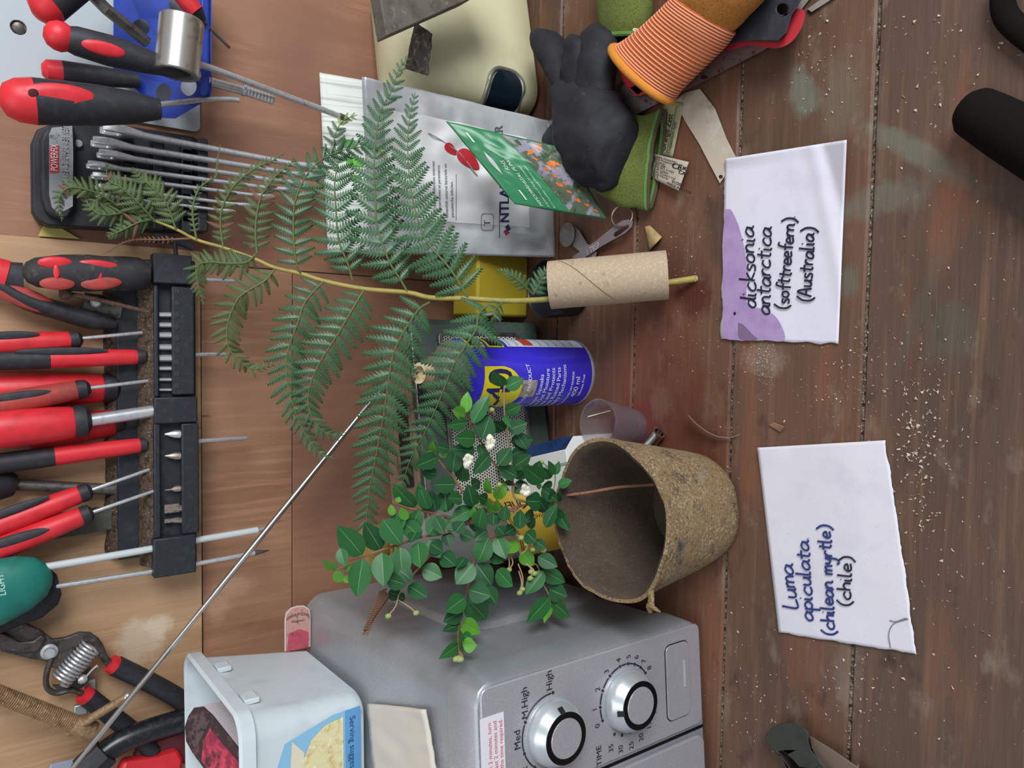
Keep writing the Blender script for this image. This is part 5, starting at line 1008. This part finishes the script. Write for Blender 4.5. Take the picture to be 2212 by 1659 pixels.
# care tag
tg = [(1413, 332), (1488, 350), (1466, 412), (1402, 382)]
ft = lambda u, v: T(*(pbil(tg, u, v)[:2]), .004+.004*math.sin(u*2.2))
tg_o = ob('care_tag', B().grid(10, 8, ft), M('tag_beige', '#b3a796', .7), gv, solid=.0005, fix=False)
b = B()
def ttx(t, u, v, s, bold=0): put_text(b, t, s, lambda x, y: ft(u+x*30, v-y*34)+UP*.0006, 'LEFT', bold=bold)
ttx('CE', .58, .34, .0080, .0005); ttx('UK', .82, .30, .0050, .0004); ttx('CA', .82, .46, .0050, .0004); ttx('01/2021', .72, .84, .0042, .0002); ttx('MADE IN CHINA', .60, .95, .0036, .0001)
for i in range(9): ttx(('100% Polyester', '95% Polyamide', 'Elastane', 'EN 388', 'EN ISO 21420', 'cuff rubber', 'Latex Product Ltd', 'Liquid Nitrile', 'Size 9')[i], .05+(.06 if 2 < i < 6 else 0), .14+i*.095, .0034)
ob('tag_lettering', b, ink, tg_o, smooth=0, fix=False)
# second green cuff behind
g2 = thing('work_glove', 'folded olive green glove cuff beside the orange glove, fingers out of frame', 'glove', T(1340, 20)); 
cf = soft([(1345, -90, .028, 10, 55, .022), (1346, -40, .026, 8, 56, .020), (1348, 0, .024, 5, 52, .018), (1350, 50, .022, 0, 50, .016), (1348, 82, .020, -8, 44, .014)], 36, .001, 6)
ob('knit_cuff', B().loft(cf, False, False), gl_grn, g2, solid=.003, smooth=80); e_ = cf[-1]; ob('cuff_edge', B().tube(e_+[e_[0]], .0026, 8), gl_lime, g2); ob('lining', B().loft(soft([(1345, -90, .028, 10, 46, .018), (1348, 0, .024, 5, 44, .014), (1349, 66, .021, 0, 38, .011)], 30), True, True), gl_brn, g2)
# orange glove
og = thing('work_glove', 'orange knitted glove with white ribbed cuff draped over the saw', 'glove', T(1480, 80))
orn = M('knit_orange', '#d9713c', .9, layers=((900, '#b8582a', .5, .65, 2),), bump=(1400, .8)); ribw = M('rib_pale', '#e39a76', .9)
secs = [(1386, 158, .034, 46, 80, .021), (1408, 140, .036, 44, 75, .020), (1440, 112, .040, 42, 71, .020), (1472, 82, .044, 38, 70, .020), (1500, 55, .048, 36, 68, .021), (1522, 30, .051, 34, 64, .021)]
rg = soft(secs, 44, 0, 0); rings = []
for i in range(len(rg)-1):
    for k in range(2): rings.append([a.lerp(c, k/2) for a, c in zip(rg[i], rg[i+1])])
rings.append(rg[-1])
def puff(r, s): c = sum(r, V((0, 0, 0)))/len(r); return [c+(p-c)*s for p in r]
big = []
for i in range(len(rings)-1):
    big += [puff(rings[i], 1.0), puff([a.lerp(c, .5) for a, c in zip(rings[i], rings[i+1])], 1.022)]
ob('ribbed_cuff', B().loft(big+[rings[-1]], False, False), orn, og, solid=.001, smooth=80)
b = B()
for i in range(0, len(big)-1, 4):
    r = puff(big[i+1], 1.012); b.tube(r+[r[0]], .0007, 5)
ob('white_ribs', b, ribw, og)
e_ = rings[0]; ob('cuff_hem', B().tube(e_+[e_[0]], .0040, 10), M('hem_orange', '#d88a30', .9, bump=(1500, .8)), og)
ob('hand', B().loft(soft([(1512, 42, .050, 35, 61, .020), (1540, 8, .054, 33, 63, .023), (1568, -34, .056, 32, 70, .026), (1600, -90, .056, 30, 72, .026), (1620, -150, .054, 30, 50, .022)], 36, .0015, 4)), M('palm_orange', '#b5762f', .85, layers=((700, '#94602a', .5, .64, 2),), bump=(1200, .8)), og, smooth=80)
ob('folded_finger', B().loft(soft([(1436, -22, .034, 60, 20, .010), (1452, 0, .036, 60, 34, .014), (1480, 12, .038, 50, 40, .016), (1510, 8, .042, 40, 40, .016)], 24, .001, 7)), M('finger_rust', '#9a4a3a', .9, bump=(1200, .8)), og, smooth=80)
ob('thread_loop', B().tube([T(1402, 70, .040), T(1385, 66, .042), T(1370, 62, .043), T(1370, 66, .043), T(1388, 70, .041), T(1404, 73, .039)], .0006, 6, 4), M('thread', '#d5cdbd', .8), og)
# plant labels
oz = [(1422, 236), (1478, 219), (1452, 345), (1424, 338)]
fz = lambda u, v: T(*(pbil([(1437, 214), (1478, 222), (1453, 340), (1410, 330)], u, v)[:2]), .0018)
lz = ob('plant_label', B().grid(6, 10, fz), M('label_khaki', '#9d9a78', .6), None, 'printed plant label reading Orange Zest, half under the saw blade', 'plant label', solid=.0006, fix=False)
ob('green_edge', B().grid(2, 8, lambda u, v: fz(lerp(-.05, .22, u), lerp(.45, 1, v))+UP*.0006), M('label_green', '#5f9a4c', .5), lz, fix=False, smooth=0)
b = B()
put_text(b, 'Orange Zest', .0085, lambda x, y: fz(.60-y*48, .93-x*15.5)+UP*.0007, 'LEFT', bold=.0003); put_text(b, 'Tropaeolum hybr', .0052, lambda x, y: fz(.86-y*48, .95-x*16)+UP*.0007, 'LEFT')
for u in (.66, .70): b.grid(1, 8, lambda a, c: fz(u+.012*a, lerp(.08, .92, c))+UP*.0007)
ob('label_lettering', b, M('dark_green_ink', '#2d3b2c', .6), lz, smooth=0, fix=False)
pw = [(1459, 216), (1514, 190), (1590, 338), (1556, 396)]
P = [(1459, 218), (1480, 200), (1512, 192), (1545, 235), (1570, 300), (1590, 340), (1566, 380), (1555, 396), (1537, 362), (1510, 310), (1480, 262)]
ob('plant_label', B().prism(P, [circ(1557, 382, 4.5, 10)], lambda x, y, w: T(x, y, .0012+w+.003*max(0, (300-y)/100)*0), .0006), M('label_bone', '#b8ac9b', .6, layers=((60, '#a3927a', .55, .72, 4), (40, '#c6c0b6', .5, .7, 3))), None, 'blank bone-white plastic plant label touching the purple-stained slip', 'plant label', smooth=0)
for i, (p0, p1) in enumerate((((1722, 22), (1760, -30)), ((1748, 22), (1800, -12)))):
    ob('plastic_strip', B().prism([(p0[0]-4, p0[1]-3), (p0[0]+5, p0[1]+4), (p1[0]+8, p1[1]+3), (p1[0]-3, p1[1]-6)], [], lambda x, y, w: T(x, y, .001+w), .0012), M('strip_grey', '#8f8880', .5), None, ['thin grey plastic strip touching the red saw grip tip', 'thin grey plastic strip lying apart beyond the saw grip'][i], 'strip', smooth=0)
ob('clear_cap', B().lathe(T(1196, 268, .012), T(1206, 296, .012), ((0, .008), (.7, .009), (1, .006)), 18), M('cap_clear', '#a9abb2', .2, trans=.6), None, 'small clear plastic cap showing between the pouch and black glove', 'lid')
# ================================================================== tree fern frond
FY = ((60, .706), (130, .705), (300, .70), (430, .69), (620, .655), (800, .615), (900, .588), (1000, .556), (1060, .540), (1120, .530), (1187, .519), (1443, .446), (1500, .430))
def fpnt(px, py, o=0.): return W(px, py, interp(px, FY)+o)
fgreen = M('fern_green', '#365a3a', .42, layers=((60, '#436d44', .48, .7, 3), (14, '#2c4a30', .5, .7, 2))); fyel = M('fern_yellow', '#7f8a4a', .6, layers=((60, '#5c6f38', .5, .7, 3),)); fold_ = M('fern_withered', '#4c5f34', .6, layers=((60, '#3b4c2a', .45, .65, 3), (90, '#7a6a46', .64, .72, 3))); fbrown = M('fern_brown', '#6d4f3d', .85); rach = M('rachis', '#9a8a45', .55, layers=((80, '#7c7a3c', .5, .7, 3),)); rib_ = M('midrib_green', '#55653a', .6)
fern = thing('fern_frond', 'large dark green tree fern frond with a yellow stalk through the cardboard tube', 'fern frond', T(1500, 602, 0))
RP = [(1500, 602), (1443, 611), (1300, 632), (1187, 646), (1100, 650), (1010, 645), (930, 643), (881, 632), (786, 624), (700, 607), (650, 591), (593, 578), (552, 560), (482, 535), (425, 518), (380, 495), (330, 475), (280, 455), (230, 440), (190, 430)]
ob('stalk', B().tube([fpnt(*p) if p[0] < 1400 else W(p[0], p[1], interp(p[0], FY)) for p in RP], lambda t: interp(t, ((0, .0030), (.3, .0023), (.7, .0015), (1, .0007))), 10, 4), rach, fern)
ob('cut_end', B().lathe(fpnt(1499, 602), fpnt(1503, 602), ((0, .003), (1, .0028)), 10), M('cut_stalk', '#b6a878', .7), fern)
def leaflet_mesh(mat, teeth=9, nm='leaflet'):
    b = B(); vs, fs = [], []
    hw = lambda t: .21*(1-t)**.6*(.6+.4*min(1, t*6))+.012
    for sgn in (1, -1):
        for i in range(teeth):
            t0, t1 = i/teeth, (i+1)/teeth; w0, w1 = hw(t0), hw(t1); tt = min(1.02, t1+.05); k = len(vs)
            vs += [V((t0, 0, 0)), V((t1, 0, -.02*t1)), V((t0+.02, sgn*w0*.50, -.03)), V((tt-.01, sgn*w0*1.12, -.075-.04*t0)), V((t1, sgn*w1*.50, -.03))]
            fs += [(k, k+1, k+4, k+2) if sgn > 0 else (k, k+2, k+4, k+1), (k+2, k+4, k+3) if sgn > 0 else (k+2, k+3, k+4)]
    for v in vs: v.z -= .10*v.x**2
    me = bpy.data.meshes.new(nm); me.from_pydata(vs, [], fs); me.materials.append(mat); return me, vs, fs
LM = {m.name: leaflet_mesh(m) for m in (fgreen, fyel, fold_, fbrown)}
# (photo points base -> tip, longest leaflet px, spacing px, colour, depth offset, start fraction)
PIN = [
 ([(1150, 634), (1128, 612), (1098, 590), (1072, 582)], 16, 9, fgreen, -.004, .2), ([(1152, 636), (1166, 612), (1176, 590), (1184, 576)], 24, 10, fgreen, -.002, .1),
 ([(1011, 642), (970, 578), (922, 522), (900, 465), (887, 404), (881, 332), (884, 262), (897, 200)], 62, 22, fgreen, -.01, .05),
 ([(881, 632), (865, 604), (840, 563), (815, 490), (811, 427), (808, 373), (812, 300), (823, 238), (847, 195), (862, 150), (882, 124)], 56, 22, fgreen, -.006, .06),
 ([(761, 604), (751, 569), (732, 520), (726, 458), (723, 395), (730, 350), (722, 300), (740, 262), (772, 248)], 50, 21, fgreen, -.004, .06),
 ([(650, 591), (640, 569), (634, 506), (636, 442), (653, 395), (669, 370), (700, 341), (764, 319), (812, 322), (840, 343)], 42, 20, fgreen, -.008, .06),
 ([(555, 547), (552, 490), (561, 433), (577, 404), (600, 376), (621, 360), (636, 344)], 32, 16, fold_, -.002, .06),
 ([(482, 534), (476, 474), (489, 427), (517, 389), (558, 360), (592, 345), (615, 328)], 24, 14, fold_, -.004, .06),
 ([(425, 521), (416, 458), (428, 411), (452, 390), (466, 382), (470, 345), (476, 313)], 11, 11, fold_, -.004, .1),
 ([(380, 495), (360, 440), (335, 410), (300, 380), (282, 362)], 34, 12, fold_, -.008, .1), ([(335, 478), (300, 440), (262, 405), (235, 388), (228, 350)], 34, 12, fold_, -.012, .1),
 ([(330, 474), (300, 480), (262, 498), (232, 512)], 30, 12, fold_, -.006, .1), ([(262, 450), (225, 425), (190, 410), (150, 405), (128, 430), (134, 478)], 28, 12, fold_, -.014, .05), ([(280, 455), (252, 462), (215, 462), (190, 440), (182, 412)], 26, 11, fold_, -.012, .05), ([(412, 515), (350, 518), (280, 520), (226, 548)], 8, 9, fbrown, .004, .2),
 ([(1056, 658), (1035, 677), (1028, 711), (1011, 738), (993, 766), (976, 796), (961, 835), (943, 879), (920, 930), (890, 985), (870, 1040), (858, 1082)], 58, 22, fgreen, -.014, .03),
 ([(1085, 655), (1068, 672), (1070, 690), (1075, 705)], 22, 10, fgreen, -.01, .1),
 ([(928, 653), (907, 666), (885, 696), (863, 733), (848, 770), (838, 830), (828, 900), (812, 985), (798, 1060), (790, 1150), (792, 1240)], 58, 22, fgreen, -.01, .04),
 ([(786, 626), (773, 648), (754, 680), (732, 718), (710, 752), (685, 794), (668, 840), (668, 885), (690, 925), (722, 940), (746, 934)], 50, 20, fgreen, -.008, .04),
 ([(700, 607), (678, 629), (656, 658), (644, 695), (628, 737), (618, 780), (622, 830), (636, 885), (658, 935), (690, 978), (722, 990)], 46, 20, fgreen, -.006, .04),
 ([(593, 582), (571, 607), (539, 626), (517, 642), (501, 670), (490, 711), (495, 752), (517, 778), (546, 797), (593, 787)], 38, 17, fold_, -.008, .04),
 ([(552, 549), (533, 566), (495, 569), (454, 566), (428, 575), (428, 616), (441, 658)], 32, 12, fold_, -.008, .06)]
cand = []
for pi, (pp, Lm, spc, mat, off, st) in enumerate(PIN):
    P3 = catmull([fpnt(x, y, off*math.sin(math.pi*min(1, i/(len(pp)-1)+.05))-.006*(i/(len(pp)-1))) for i, (x, y) in enumerate(pp)], 8)
    P2 = catmull([(x, y, 0) for x, y in pp], 8)
    po = ob('pinna', B().tube(P3, lambda t: lerp(.0010, .0003, t), 6), rib_ if mat is not fbrown else fbrown, fern)
    cum = [0]
    for a, c in zip(P2, P2[1:]): cum.append(cum[-1]+(c-a).length)
    tot = cum[-1]; s = tot*st; side_n = 0; rn = random.Random(pi)
    while s < tot-4:
        t = s/tot; i = next(k for k in range(len(cum)-1) if cum[k+1] >= s); f_ = (s-cum[i])/(cum[i+1]-cum[i]+1e-9)
        p = P3[i].lerp(P3[i+1], f_); tg = (P3[min(i+2, len(P3)-1)]-P3[max(i-1, 0)]).normalized(); n_ = (C0-p).normalized(); n_ = (n_-tg*n_.dot(tg)).normalized(); sd = tg.cross(n_)
        shp = interp(t, ((0, .62), (.12, .92), (.3, 1), (.6, .78), (.85, .42), (1, .12)))*rn.uniform(.88, 1.08)
        m_ = mat
        if mat is fgreen and t > .86 and pi in (5, 4): m_ = fyel
        if pi == 17 and t > .93: m_ = fold_
        if mat is fold_ and rn.random() < .05: m_ = fbrown
        curl = 0 if mat is fgreen else .7
        for sgn in (1, -1):
            al = math.radians(interp(t, ((0, 72), (.5, 56), (1, 34)))+rn.uniform(-7, 7)); L = Lm*1.22*shp*S(p)
            d = (tg*math.cos(al)+sd*(sgn*math.sin(al))-n_*rn.uniform(-.05, .25+curl*rn.random())).normalized()
            x = d; z = (n_+sd*rn.uniform(-.25, .25)); z = (z-x*z.dot(x)).normalized(); y = z.cross(x)
            wd = 1.0 if L/S(p) > 26 else 1.35
            cand.append((L, po, m_, Matrix(((x.x*L, y.x*L*wd, z.x*L, p.x), (x.y*L, y.y*L*wd, z.y*L, p.y), (x.z*L, y.z*L*wd, z.z*L, p.z), (0, 0, 0, 1)))))
        s += spc*1.1*(.45+.55*shp)
cand.sort(key=lambda c: -c[0]); fl_ = V(fern.location)
for L, po, m_, mx in cand[:290]:
    o = bpy.data.objects.new('leaflet', LM[m_.name][0]); COL.objects.link(o); o.parent = po; mx.translation = mx.translation-fl_; o.matrix_basis = mx
rest = {}
for L, po, m_, mx in cand[290:]: rest.setdefault(m_.name, []).append(mx)
for k, lst in rest.items():
    b = B(); me, vs, fs = LM[k]
    for mx in lst: b.add([mx @ v for v in vs], fs)
    ob('small_leaflets', b, MATS[k], fern, kind='stuff', smooth=0, fix=False)
print('leaflets', len(cand))
# withered brown tip hanging by the bottle
tipb = B().tube([W(830, 1284, .52), W(815, 1310, .515), W(800, 1340, .51), W(787, 1366, .505)], lambda t: .0042*(1-t)+.0006, 8, 4)
for k in range(18):
    t = k/18; p = W(830, 1284, .52).lerp(W(787, 1366, .505), t); 
    for sg in (-1, 1): tipb.tube([p, p+V((sg*.004*(1-t*.6), -.002, .003)), p+V((sg*.005*(1-t*.6), -.003, -.001))], .0006, 4)
ob('dried_fern_tip', tipb, fbrown, None, 'shrivelled brown fern tip hanging above the microwave beside the bottle cap', 'fern tip')

# ================================================================== myrtle branch
MYY = ((700, .528), (800, .520), (900, .510), (1000, .498), (1100, .488), (1210, .476), (1260, .46), (1420, .42))
def mpnt(px, py, o=0.):
    y = interp(px, MYY)+o; p = W(px, py, y)
    q = PL(px, py, mw(.012, 0, 0), EX); r = q-MO
    if r.dot(EY) > -.05 and q.y < p.y: p = q
    return p
def inA(l): return [(900+x/4.608, 780+y/4.608) for x, y in l]
def inB(l): return [(680+x/3.814, 1050+y/3.814) for x, y in l]
myr = thing('myrtle_branch', 'leafy green myrtle branch with white flowers standing in the fibre pot', 'branch', PC+V((0, 0, .006)))
bark = M('myrtle_bark', '#8a5f4a', .7, layers=((120, '#6d4636', .5, .7, 3),)); bark2 = M('myrtle_bark_pale', '#9c8462', .7)
STEMS = [([(1420, 1046), (1340, 1052), (1270, 1064), (1212, 1072), (1180, 1082), (1130, 1092), (1070, 1108), (1028, 1122)], 3.2, bark),
 (inA([(1080, 1400), (965, 1340), (955, 1060), (930, 880), (885, 650), (870, 400), (872, 250)]), 2.6, bark2), (inA([(1000, 1250), (900, 1170), (740, 980), (690, 880), (600, 740), (490, 520)]), 2.6, bark),
 (inA([(690, 1520), (540, 1430), (400, 1210), (330, 1110), (240, 1010), (180, 920)]), 2.6, bark), (inB([(1330, 290), (1290, 285), (1140, 265), (900, 205), (760, 180), (640, 130)]), 3.2, bark),
 (inB([(1330, 290), (1230, 320), (1060, 390), (880, 420), (700, 480), (540, 530), (390, 590), (290, 640), (180, 690)]), 2.8, bark), (inB([(1680, 160), (1640, 200), (1500, 210), (1330, 290)]), 3, bark),
 (inB([(1600, 400), (1440, 420), (1360, 440), (1310, 640), (1270, 800), (1240, 940), (1200, 1100), (1180, 1220), (1190, 1410)]), 2.4, bark), (inB([(1650, 180), (1660, 330), (1670, 450), (1690, 540), (1740, 640), (1830, 650), (1880, 800), (1930, 900), (1950, 1010)]), 2.2, bark2),
 (inB([(960, 560), (880, 650), (800, 740), (730, 830), (690, 900)]), 2.0, bark2), (inB([(1600, 190), (1720, 280), (1760, 340)]), 1.6, bark), (inA([(1180, 1430), (1300, 1400), (1370, 1250), (1380, 1110)]), 1.8, bark2), (inA([(560, 1430), (690, 1370), (760, 1400), (860, 1440)]), 1.8, bark)]
for pp, r, m_ in STEMS: ob('stem', B().tube([mpnt(x, y, .003) for x, y in pp], lambda t: r*.00045*(1-.45*t), 8, 4), m_, myr)
# leaf: elliptical blade folded along a pale midrib
lg = [M('myrtle_leaf_dark', '#1f4a2a', .44, layers=((40, '#2a5a33', .5, .7, 2),), spec=.3), M('myrtle_leaf', '#2b6132', .42, layers=((40, '#24522b', .5, .7, 2),), spec=.35), M('myrtle_leaf_young', '#57942f', .32, layers=((40, '#477f2a', .5, .7, 2),))]; rb = M('leaf_vein', '#6f9660', .5)
def leaf_mesh(mat, wr, curl, nm='leaf'):
    NU, vs, fs, mi = 9, [], [], []
    for i in range(NU+1):
        t = i/NU; w = wr*(math.sin(math.pi*min(1, t*1.02)**.85)**.75 if 0 < t < .98 else 0); w = max(w, .004)
        for v in (-1, -.55, -.022, .022, .55, 1): vs.append(V((t, v*w, .16*abs(v)*w*1.4-curl*t*t-.25*(abs(v)*w)**2)))
    for i in range(NU):
        for j in range(5): k = i*6+j; fs.append((k, k+6, k+7, k+1)); mi.append(1 if j == 2 else 0)
    me = bpy.data.meshes.new(nm); me.from_pydata(vs, [], fs); me.materials.append(mat); me.materials.append(rb)
    me.polygons.foreach_set('material_index', mi); me.polygons.foreach_set('use_smooth', [True]*len(fs)); return me
LV = {(c, k): leaf_mesh(lg[c], .5, cu) for c in range(3) for k, cu in enumerate((.06, .16, -.04))}
LA = '865,250,770,110,110,1 885,262,1045,185,115,1 885,510,1020,450,105,1 490,515,500,330,90,2 485,540,375,495,105,2 500,610,335,640,105,1 558,622,692,358,125,1 590,710,690,545,80,0 585,770,428,770,130,1 650,780,720,570,150,0 875,690,750,600,115,0 910,690,1080,620,115,0 935,800,1140,785,120,0 940,930,1100,880,95,0 815,1035,930,880,120,0 580,900,385,875,120,0 728,930,585,1100,110,0 960,1060,1115,950,110,0 985,1170,1110,1040,100,0 1265,1200,1068,1050,140,0 1185,1130,1225,1005,85,0 1372,1130,1312,1000,55,1 1388,1130,1415,1010,50,1 1408,1240,1522,1190,75,1 1350,1215,1245,1255,60,0 1330,1170,1258,1085,80,0 1200,1262,1232,1240,38,2 1240,1400,1112,1395,140,0 1300,1500,1205,1375,105,0 1372,1390,1335,1300,75,1 1400,1400,1425,1310,58,1 1440,1600,1325,1440,110,0 1395,1550,1495,1645,95,0 722,1318,695,1200,68,2 785,1375,875,1225,95,2 700,1512,735,1375,70,2 765,1512,800,1410,60,2 565,1445,515,1255,120,0 700,1390,620,1345,90,0 572,1572,570,1488,52,2 615,1655,640,1500,115,1 540,1478,365,1570,115,0 870,1592,880,1450,85,0 760,1640,770,1510,100,0 1020,1645,1030,1490,95,0 360,1105,385,885,130,0 460,1200,455,1035,120,0 212,955,5,1045,125,0 172,925,68,950,72,2 175,905,150,828,60,2 220,935,322,905,65,2 330,885,210,850,80,0 390,1230,182,1230,130,0 450,1370,335,1360,105,0 280,1505,290,1295,130,0 150,1485,20,1270,115,0 205,1125,60,1110,100,0 545,1240,625,1200,95,0 945,1240,895,1185,55,0 1090,1400,1150,1370,70,0 870,540,935,650,50,1 1000,1150,830,1060,110,0 1100,1210,990,1300,110,0 990,720,1090,860,90,0 620,830,680,960,70,0'
LB = '825,175,662,12,115,1 935,190,858,18,100,1 995,200,960,60,85,0 1090,212,1060,45,115,0 640,245,628,162,48,2 755,282,712,180,58,2 680,135,695,92,38,2 615,372,742,230,105,0 560,275,700,465,140,0 785,372,855,208,105,1 735,300,862,412,115,0 938,402,1022,258,105,1 1075,352,1145,275,100,0 1145,285,1292,178,105,0 1310,268,1310,192,45,2 1310,375,1382,220,125,0 1415,215,1442,108,62,2 1500,205,1500,125,50,2 1555,292,1572,178,75,0 392,568,205,348,145,1 545,525,425,328,125,0 395,590,350,885,140,1 553,548,565,795,135,0 700,500,722,745,125,0 848,460,870,655,130,0 590,765,742,805,105,0 695,690,795,765,95,0 950,468,1045,535,100,0 1045,560,1145,645,110,0 885,672,1032,745,110,0 772,820,908,905,100,0 605,872,705,905,85,0 180,685,82,628,58,2 205,795,188,700,70,2 235,755,292,782,42,2 240,642,312,685,58,2 212,510,238,645,75,1 1350,620,1425,438,125,1 1500,420,1562,572,105,1 1672,462,1595,540,75,2 1690,355,1690,208,80,0 1740,305,1785,198,55,0 1765,345,1815,265,50,0 1305,640,1178,790,130,0 1330,640,1445,800,130,0 1265,855,1430,900,130,0 1240,915,1092,1022,120,1 1258,928,1405,1098,150,1 1400,830,1490,960,105,0 1222,1032,1072,1108,100,0 1212,1130,1342,1195,105,2 1200,1142,1072,1185,65,0 1188,1215,1195,1345,85,1 1215,1232,1285,1250,65,1 1218,1308,1322,1312,92,2 1190,1305,1072,1392,72,1 1698,540,1792,645,95,2 1838,580,1982,655,95,0 1868,688,2042,795,105,1 1890,700,1752,872,100,0 1930,850,2062,905,115,0 1948,945,2095,1065,115,1 1930,925,1758,1115,95,1 1945,1000,1895,1092,48,2 1740,380,1812,452,95,0 1650,345,1568,392,78,0 1808,450,1895,505,78,0 1500,690,1612,815,115,0 1455,560,1545,625,85,0 945,440,1025,570,95,0 1085,380,1112,490,80,0 1195,385,1292,432,78,0 1240,590,1180,660,70,0 1160,380,1220,300,90,0 990,250,1060,380,80,0 860,330,790,460,80,0 1420,360,1330,430,85,0 1500,330,1560,400,80,0 1870,20,1990,120,90,0 1900,340,1975,170,85,0 1990,200,2070,340,80,0 680,900,740,935,60,0'
rn = random.Random(5); ml_ = V(myr.location)
for src, fnc in ((LA, inA), (LB, inB)):
    for e in src.split():
        x0, y0, x1, y1, w_, c = map(float, e.split(',')); (a, q) = fnc([(x0, y0), (x1, y1)]); k = 4.608 if fnc is inA else 3.814
        o = rn.uniform(-.014, .006); p = mpnt(*a, o); e3 = mpnt(*q, o-rn.uniform(.0, .012)); d = e3-p; L = d.length*1.12; x = d.normalized()
        n_ = (C0-p).normalized()+CR*rn.uniform(-.3, .3)+CU*rn.uniform(-.1, .4); z = (n_-x*n_.dot(x)).normalized(); y = z.cross(x); wm_ = w_/k*S(p)*1.38
        mx = Matrix(((x.x*L, y.x*wm_, z.x*L, p.x-ml_.x), (x.y*L, y.y*wm_, z.y*L, p.y-ml_.y), (x.z*L, y.z*wm_, z.z*L, p.z-ml_.z), (0, 0, 0, 1)))
        o_ = bpy.data.objects.new('leaf', LV[(int(c) if c > 0 else int(rn.random() < .3), rn.randrange(3))]); COL.objects.link(o_); o_.parent = myr; o_.matrix_basis = mx
bud = M('bud_green', '#9aa860', .5); whf = M('petal_white', '#dcd8c8', .6)
for (p, q) in [(inA([(760, 560), (745, 485)])), (inA([(1330, 1100), (1240, 1005)])), inB([(1700, 560), (1750, 475)]), inB([(1620, 580), (1600, 690)]), inB([(1600, 590), (1560, 740)]), inB([(1740, 640), (1782, 705)]), inB([(1745, 640), (1810, 720)]), inB([(1760, 650), (1775, 760)]), inB([(1675, 640), (1710, 850)]), inB([(1680, 700), (1688, 880)]), inB([(1190, 1360), (1165, 1425)]), inB([(1190, 1360), (1180, 1420)]), inB([(1190, 1360), (1200, 1428)]), inB([(690, 900), (605, 1070)]), inB([(690, 940), (835, 1045)]), inB([(1650, 400), (1700, 425)]), inA([(800, 1290), (820, 1230)]), inA([(700, 1480), (625, 1420)]), inB([(1740, 480), (1800, 520)]), inB([(1790, 500), (1885, 530)])]:
    a, c = mpnt(*p, -.004), mpnt(*q, -.008); bo = ob('bud_stalk', B().tube([a, a.lerp(c, .5)+V((0, -.002, -.001)), c], .0006, 5, 3), bark2, myr); ob('bud', B().ball(c, .0021, 8, (1, 1, 1.25)), bud, bo)
for (x, y) in inA([(735, 820), (515, 985), (1090, 1290)]):
    c = mpnt(x, y, -.014); fl = ob('flower', B().ball(c, .0012, 8), bud, myr)
    for k in range(5):
        a = 2*math.pi*k/5+x; d = CR*math.cos(a)+CU*math.sin(a)*.7; n_ = (C0-c).normalized(); s_ = d.cross(n_)
        ob('petal', B().grid(5, 5, lambda u, v: c+d*((.0050+.0012*((k*7) % 3))*u)+s_*((v-.5)*.0060*math.sin(math.pi*(.12+.8*u)))+n_*(.004*math.sin(u*2.6)-.003*abs(v-.5))), whf, fl, solid=.0004, fix=False)
    b = B()
    for k in range(9): a = k*.7; b.tube([c, c+n_*.006+CR*(.004*math.cos(a))+CU*(.004*math.sin(a))], .0002, 4)
    ob('stamens', b, whf, fl)
